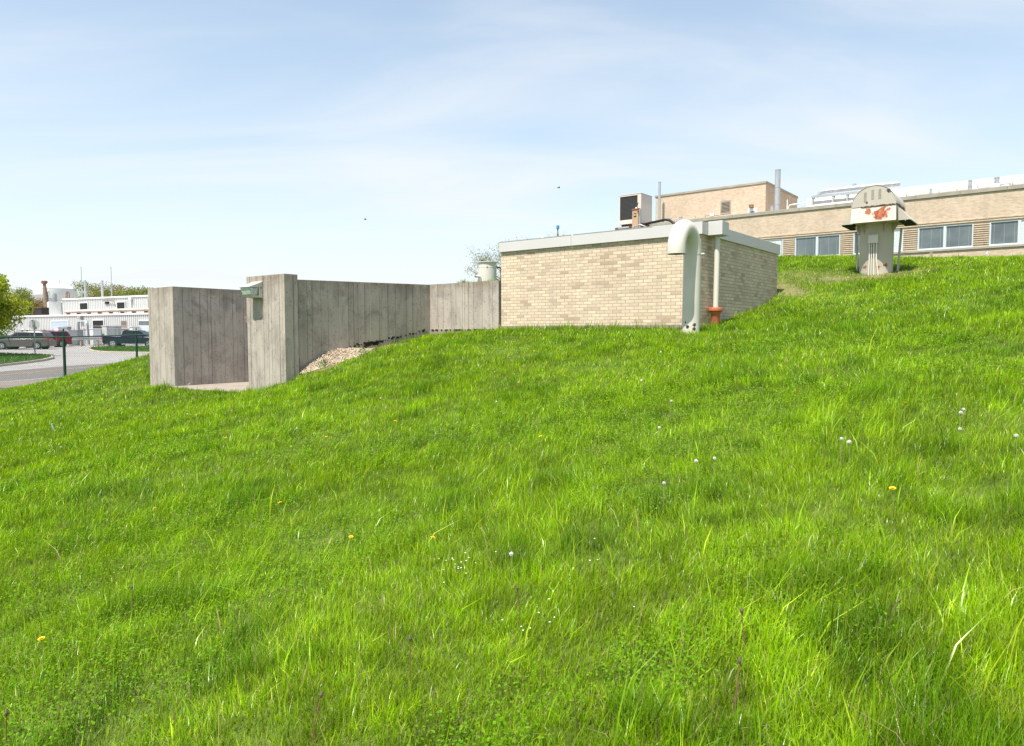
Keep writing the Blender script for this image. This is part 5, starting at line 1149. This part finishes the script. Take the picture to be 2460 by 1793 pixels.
for i in range(150):
    z_ = rd.uniform(-1, 1); a = rd.uniform(0, 6.283); q_ = math.sqrt(1-z_*z_); dv = Vector((q_*math.cos(a), q_*math.sin(a), z_)); c_ = dv*r0*rd.uniform(.8, 1.05)
    mb.obox(c_, (.005, .005, .0012), (rd.uniform(0, 3), rd.uniform(0, 3), 0))
mb.lathe([(.004, -.012), (.012, -.008), (.015, 0), (.012, .008), (.004, .012)], 10)
pm = mb.build('puff_tmp', M['puff']); puff_me = pm.data; bpy.data.objects.remove(pm)
mb = MB()
for ring, (n_, L_, el) in enumerate(((16, .017, .25), (14, .013, .6), (9, .009, 1.0))):
    for k in range(n_):
        a = 2*math.pi*(k+.5*ring)/n_; d_ = Vector((math.cos(a)*math.cos(el), math.sin(a)*math.cos(el), math.sin(el))); s_ = Vector((-math.sin(a), math.cos(a), 0))*.0026
        b0 = Vector((0, 0, .002)); e = b0+d_*L_; mb.add([b0-s_*.4, b0+s_*.4, e+s_, e-s_, b0+Vector((0, 0, .001)), e+Vector((0, 0, .0012))], [(0, 1, 2, 3), (0, 4, 5, 3), (1, 2, 5, 4)])
pm = mb.build('yel_tmp', M['yellow']); yel_me = pm.data; bpy.data.objects.remove(pm)
mb = MB(); mb.tube([(0, 0, 0), (.006, 0, .5), (0, 0, 1)], [.0024, .002, .0018], 6); pm = mb.build('s_tmp', M['stem']); stem_me = pm.data; bpy.data.objects.remove(pm)
def blossom(name, label, cat, head_me, u, y, hgt, sc, group, part):
    p = hit(u, y+hgt*.0); d = p.y; z = p.z
    # the pixel marks the head: step forward so that a head hgt above the ground falls on it
    for dd in np.arange(1.8, 40, .02):
        q_ = P(u, y, dd)
        if q_.z-hgt <= h1(q_.x, q_.y): p = Vector((q_.x, q_.y, q_.z-hgt)); break
    t_ = thing(name, label, cat, tuple(p), random.uniform(0, 6), group)
    s_ = link('stem', stem_me, t_); s_.scale = (1, 1, hgt); h_ = link(part, head_me, t_); h_.location = (0, 0, hgt); h_.scale = (sc,)*3; h_.rotation_euler = (random.uniform(-.3, .3), random.uniform(-.3, .3), 0)
for (u, y, lb) in puffs: blossom('dandelion_clock', 'white dandelion seed head '+lb, 'dandelion', puff_me, u*PX, y*PX, random.uniform(.16, .22), random.uniform(.5, .68), 'dandelion seed heads on the lawn', 'seed_head')
for (u, y, lb) in yels: blossom('dandelion', 'yellow dandelion '+lb, 'dandelion', yel_me, u*PX, y*PX, random.uniform(.15, .20), random.uniform(.75, 1.0), 'yellow dandelions on the lawn', 'flower_head')
# patch of tiny white flowers in the foreground
mb = MB(); rd = random.Random(6); c0 = hit(1085, 1385)
for (uc, yc, n_, sp_) in ((1110, 1400, 18, .06), (1290, 1520, 8, .09), (1420, 1400, 6, .15)):
    c_ = hit(uc, yc)
    for i in range(n_):
        x, y = c_.x+rd.gauss(0, sp_), c_.y+rd.gauss(0, sp_*1.2); z = h1(x, y)+rd.uniform(.08, .12)
        for k in range(4): a = k*math.pi/2+rd.random(); mb.obox((x+math.cos(a)*.002, y+math.sin(a)*.002, z), (.004, .0028, .001), (rd.uniform(-.4, .4), rd.uniform(-.4, .4), a))
o = mb.build('white_flowers', M['petalw']); tag(o, 'tiny white flowers scattered in the foreground grass', 'flowers', kind='stuff')

# spent stalks standing in the foreground
for (u, y, lb, lean) in ((748, 1690, 'bent brown spent dandelion stalk in the lower left foreground', .25), (318, 1415, 'brown spent stalk in left foreground', .05), (12, 1720, 'reddish stalk at the lower left picture edge', .05), (985, 1540, 'pale tipped spent stalk in the central foreground', .0), (1790, 1480, 'thin red-brown stalk right of centre foreground', .1), (1250, 1420, 'brown stalk near the tiny white flowers', .08), (1768, 1600, 'short dry stalk in lower right foreground', .15)):
    for dd in np.arange(1.8, 12, .02):
        q_ = P(u, y, dd)
        if q_.z-.17 <= h1(q_.x, q_.y): break
    t_ = thing('spent_stalk', lb, 'dandelion stalk', (q_.x, q_.y, h1(q_.x, q_.y)), random.uniform(0, 6), 'spent dandelion stalks')
    mb = MB(); mb.tube([(0, 0, 0), (lean*.05, 0, .09), (lean*.17, 0, .17)], [.0024, .002, .0018], 6); mb.build('stem', M['trunk_red'], t_)
    mb = MB(); mb.lathe([(.002, .165), (.006, .17), (.007, .178), (.003, .188)], 8, (lean*.17, 0, 0)); mb.build('seed_base', M['bark'], t_)
# weeds round the gravel
for i, (u, y, nl, sp_, lb) in enumerate(((783, 858, 60, .10, 'dark green weed at the upper left of the gravel'), (775, 878, 50, .12, 'low weed growing in the middle of the gravel'), (838, 846, 120, .20, 'leafy weeds along the top of the gravel'), (872, 847, 60, .12, 'small weeds where gravel meets the tarred wall'), (1063, 795, 50, .12, 'tall thin weeds at the inner corner of the walls'))):
    dd = 15.0
    for dd in np.arange(13, 20, .02):
        q_ = P(u, y, dd)
        if q_.z-.06 <= h1(q_.x, q_.y): break
    t_ = thing('weed', lb, 'weed', (q_.x, q_.y, h1(q_.x, q_.y)), 0, 'weeds at the foot of the concrete walls')
    r = np.random.default_rng(i+80); X_ = r.normal(0, sp_*.6, nl); Y_ = r.normal(0, sp_*.5, nl); Z_ = r.uniform(.02, .17, nl)+X_*.3; c_ = np.stack([X_, Y_, Z_], 1)
    a_ = r.normal(size=(nl, 3)); a_ /= np.linalg.norm(a_, axis=1)[:, None]; b_ = np.cross(a_, r.normal(size=(nl, 3))); b_ /= np.linalg.norm(b_, axis=1)[:, None]; s_ = (.02+.02*r.random(nl))[:, None]
    V = np.stack([c_-a_*s_, c_+b_*s_*.4, c_+a_*s_, c_-b_*s_*.4], 1).reshape(-1, 3); cc_ = np.array([.05, .13, .02])+np.array([.10, .12, .02])*r.random((nl, 1))
    leaves_obj('leaves', V, np.repeat(np.c_[cc_, np.ones(nl)], 4, 0), t_, M['leaf'])
    mb = MB()
    for k in range(6): mb.tube([(X_[k]*.3, Y_[k]*.3, -.03), (X_[k], Y_[k], Z_[k])], .003, 4)
    mb.build('stems', M['stem'], t_)

# ------------------------------------------------------------------ grass
def inside(X, Y):
    """where no grass grows: buildings, walls, passage"""
    lx, ly = loc(X, Y)
    m = (lx > -LX-.02) & (lx < .03) & (ly > -.015) & (ly < DY+.03)
    m |= (lx > -8.63) & (lx < -7.19) & (ly > -4.35) & (ly < -4.0)
    m |= (lx > -7.68) & (lx < -7.29) & (ly > -4.1) & (ly < .1)
    m |= (lx > -7.68) & (lx < -4.9) & (ly > -.05) & (ly < .46)
    m |= (lx > -13.3) & (lx < -11.96) & (ly > -4.35) & (ly < 2.3)
    m |= (lx > -11.98) & (lx < -8.6) & (ly > -4.44) & (ly < 2.9)
    m |= Y > 30.6
    m |= np.hypot(X-gp0.x, Y-gp0.y) < .16
    m |= np.hypot(X-vb.x, Y-vb.y) < .40
    m |= np.hypot(X-q_drum[0], Y-q_drum[1]) < .27
    return m
_qd = P(1171, 672, 20.5); q_drum = (_qd.x, _qd.y)
def fieldmap(X, Y):
    lx, ly = loc(X, Y)
    # dry, worn turf: round the mushroom vent, beside the brick corner, at the wall end, along the gravel
    dn = fbm(X*1.7, Y*1.7, 21)
    dry = 1.0*np.exp(-(((X-vb.x+.3)/1.7)**2+((Y-vb.y+.7)/.8)**2))+1.0*np.exp(-(((X-6.8)/.3)**2+((Y-17.6)/1.2)**2))+.7*np.exp(-(((X+10.0)/.5)**2+((Y-18.3)/.5)**2))
    dry += .3*np.exp(-(((X-7.6)/.8)**2+((Y-19.3)/.6)**2))
    dry += .9*((lx > -7.4) & (lx < -6.5) & (ly > -3.9) & (ly < -1.4))
    dry += .12*sstep(fbm(X*.55+5, Y*.55, 8), .66, .8)
    dry += .10*sstep(4.5-np.hypot(X, Y), 0, 2.5)
    dry = np.clip(dry*(.35+1.3*dn), 0, 1)
    tall = fbm(X*.8, Y*.8, 2); tuft = sstep(fbm(X*2.3, Y*2.3, 31), .62, .74)
    return dry, tall, tuft
wa_ = GROUND.attributes.new('worn', 'FLOAT', 'POINT'); wa_.data.foreach_set('value', np.clip(fieldmap(GX.ravel(), GY.ravel())[0]*.55, 0, 1).astype(np.float32))
def grass(N, rmin, rmax, pw, seed, name, lab_):
    r = np.random.default_rng(seed); n0 = int(N*1.25)
    # density falls with distance as r^-pw
    e = 2-pw; R_ = (rmin**e+(rmax**e-rmin**e)*r.random(n0))**(1/e); A = r.uniform(R(-43), R(43), n0)
    X = R_*np.sin(A); Y = R_*np.cos(A); k = ~inside(X, Y); X, Y, R_ = X[k], Y[k], R_[k]
    Z = H(X, Y); dry, tall, tuft = fieldmap(X, Y)
    g = (Z/Y > -.75) & (Z > -3) ; X, Y, Z, R_, dry, tall, tuft = (a[g] for a in (X, Y, Z, R_, dry, tall, tuft))
    # in bare spots fewer blades
    keep = r.random(len(X)) > dry*.35; X, Y, Z, R_, dry, tall, tuft = (a[keep] for a in (X, Y, Z, R_, dry, tall, tuft)); n = len(X)
    Lg = (.045+.085*tall+.05*tuft)*(.5+.9*r.random(n)**1.2)*(1-.55*dry)
    cl1 = vnoise(X*9, Y*9, 91); cl2 = vnoise(X*4.2, Y*4.2, 95); Lg = Lg*(.62+.76*cl2)
    lx, ly = loc(X, Y); Lg = np.where((lx > -LX-.3) & (lx < .2) & (ly > -.22) & (ly < 0) & (r.random(n) < .16), Lg*1.9+.04, Lg)
    longb = r.random(n) < .02; Lg = np.where(longb, Lg*1.6+.02, Lg)
    W = np.maximum(.0021, .00042*R_)*(.65+.8*r.random(n)); W = np.where(r.random(n) < .06, W*1.8, W); W = np.minimum(W, .012)
    broad = r.random(n) < .006; W = np.where(broad, np.maximum(W, .0065), W); Lg = np.where(broad, Lg*1.7+.05, Lg)
    phi = r.random(n)*2*math.pi; lean = np.abs(r.normal(0, .46, n))+.06
    wind = np.stack([np.full(n, .06), np.full(n, .03)], 1)+(np.stack([fbm(X*.7, Y*.7, 51), fbm(X*.7, Y*.7, 61)], 1)-.5)*.55
    D = np.stack([np.cos(phi)*lean, np.sin(phi)*lean], 1)+wind
    base = np.stack([X, Y, Z-.008], 1)
    psi = phi+math.pi/2+r.normal(0, .6, n); S_ = np.stack([np.cos(psi), np.sin(psi), np.zeros(n)], 1)*W[:, None]*.5
    up = np.array([0, 0, 1.0])
    def pt(t_, bend):
        return base+up*(Lg*t_*(1-.28*bend*t_*np.minimum(lean*1.6, 1)))[:, None]+np.c_[D*(Lg*(t_**1.7)*.95)[:, None], np.zeros(n)]
    p1 = pt(.5, 1); p2 = pt(1.0, 1)
    V = np.stack([base-S_, base+S_, p1+S_*.85, p1-S_*.85, p2], 1).reshape(-1, 3)
    loops = (np.arange(n)[:, None]*5+np.array([0, 1, 2, 3, 3, 2, 4])[None]).ravel()
    starts = (np.arange(n)[:, None]*7+np.array([0, 4])[None]).ravel(); tot = np.tile([4, 3], n)
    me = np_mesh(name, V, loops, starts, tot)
    # colours
    a = r.random(n); hue = fbm(X*.45, Y*.45, 71); h2 = fbm(X*2.2, Y*2.2, 81)
    gA = np.array([.100, .215, .002]); gB = np.array([.235, .385, .003]); gC = np.array([.36, .46, .02]); gD = np.array([.038, .14, .006])
    f = np.clip(.42+.9*(hue-.5)+.55*(h2-.5)+.55*(a-.5), 0, 1)[:, None]
    c = gA*(1-f)+gB*f
    k1 = (r.random(n) < .14)[:, None]; c = np.where(k1, gC, c)
    c = c*(1-.55*tuft[:, None]*.8)+gD*(.55*tuft[:, None]*.8)
    dryc = np.array([.36, .28, .14])*(.7+.5*r.random(n))[:, None]
    isdry = (r.random(n) < (.014+.42*dry))[:, None]; c = np.where(isdry, dryc, c)
    c = c*((.74+.56*r.random(n))*(.66+.72*cl1)*(.82+.42*cl2))[:, None]
    rootc = c*.42+np.array([.09, .085, .02])*.38  # thatch brown, plus roots darkened to paint the shaded gaps between blades
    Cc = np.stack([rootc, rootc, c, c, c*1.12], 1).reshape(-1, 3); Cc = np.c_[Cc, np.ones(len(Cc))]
    ca = me.color_attributes.new('Col', 'FLOAT_COLOR', 'POINT'); ca.data.foreach_set('color', Cc.astype(np.float32).ravel())
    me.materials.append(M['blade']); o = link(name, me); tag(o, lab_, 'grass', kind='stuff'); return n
ng = grass(950000, 1.6, 31.5, 1.45, 5, 'grass', 'bright green uncut grass with dry patches covering the slope')
# clover and low broad leaves among the blades
def clover(N, seed):
    r = np.random.default_rng(seed); R_ = (1.8**.5+(11**.5-1.8**.5)*r.random(N))**2; A = r.uniform(R(-42), R(42), N); X = R_*np.sin(A); Y = R_*np.cos(A)
    m = sstep(fbm(X*.9+9, Y*.9, 41), .50, .60); k = (r.random(N) < m) & ~inside(X, Y); X, Y, R_ = X[k], Y[k], R_[k]; n = len(X)
    Z = H(X, Y)+r.uniform(.035, .085, n)
    s = np.maximum(.006, .0012*R_)*(.7+.7*r.random(n)); nrm = np.stack([r.normal(0, .35, n), r.normal(0, .35, n)-.15, np.ones(n)], 1); nrm /= np.linalg.norm(nrm, axis=1)[:, None]
    a = np.cross(nrm, r.normal(size=(n, 3))); a /= np.linalg.norm(a, axis=1)[:, None]; b = np.cross(nrm, a); c = np.stack([X, Y, Z], 1)
    V = np.stack([c-a*s[:, None], c+b*s[:, None]*.9, c+a*s[:, None], c-b*s[:, None]*.9], 1).reshape(-1, 3)
    col_ = (np.array([.07, .19, .008])+np.array([.09, .10, .008])*r.random((n, 1))); Cc = np.repeat(np.c_[col_, np.ones(n)], 4, 0)
    o = leaves_obj('clover', V, Cc, None, M['cloverleaf']); tag(o, 'low clover leaves in patches among the foreground grass', 'clover', kind='stuff')
clover(90000, 3)
# short grass fringe on the far verges
def verge(poly, N, seed):
    r = np.random.default_rng(seed); Pq = np.array(poly); x0_, y0_ = Pq.min(0); x1q, y1q = Pq.max(0); X = r.uniform(x0_, x1q, N); Y = r.uniform(y0_, y1q, N); ins = np.zeros(N, bool)
    for i in range(len(Pq)):
        a, b = Pq[i], Pq[i-1]; cnd = ((a[1] > Y) != (b[1] > Y)) & (X < (b[0]-a[0])*(Y-a[1])/(b[1]-a[1]+1e-12)+a[0]); ins ^= cnd
    X, Y = X[ins], Y[ins]; n = len(X); Z = lotz(Y)+.17; L_ = .05+.06*r.random(n); a = r.random(n)*6.28; sx2 = np.stack([np.cos(a), np.sin(a), 0*a], 1)*.02; d = np.stack([r.normal(0, .03, n), r.normal(0, .03, n), L_], 1); c = np.stack([X, Y, Z], 1)
    V = np.stack([c-sx2, c+sx2, c+d+sx2*.3, c+d-sx2*.3], 1).reshape(-1, 3); col_ = np.array([.06, .12, .018])+np.array([.07, .08, .02])*r.random((n, 1)); return V, np.repeat(np.c_[col_, np.ones(n)], 4, 0)
Va, Ca = verge([p for p in isl1 if p[0] > -45], 12000, 1); Vb, Cb = verge(isl2, 16000, 2)
o = leaves_obj('verge_grass', np.r_[Va, Vb], np.r_[Ca, Cb], None, M['blade']); tag(o, 'short grass on the kerbed verges beyond the fence', 'grass', kind='stuff')
print('blades', ng)
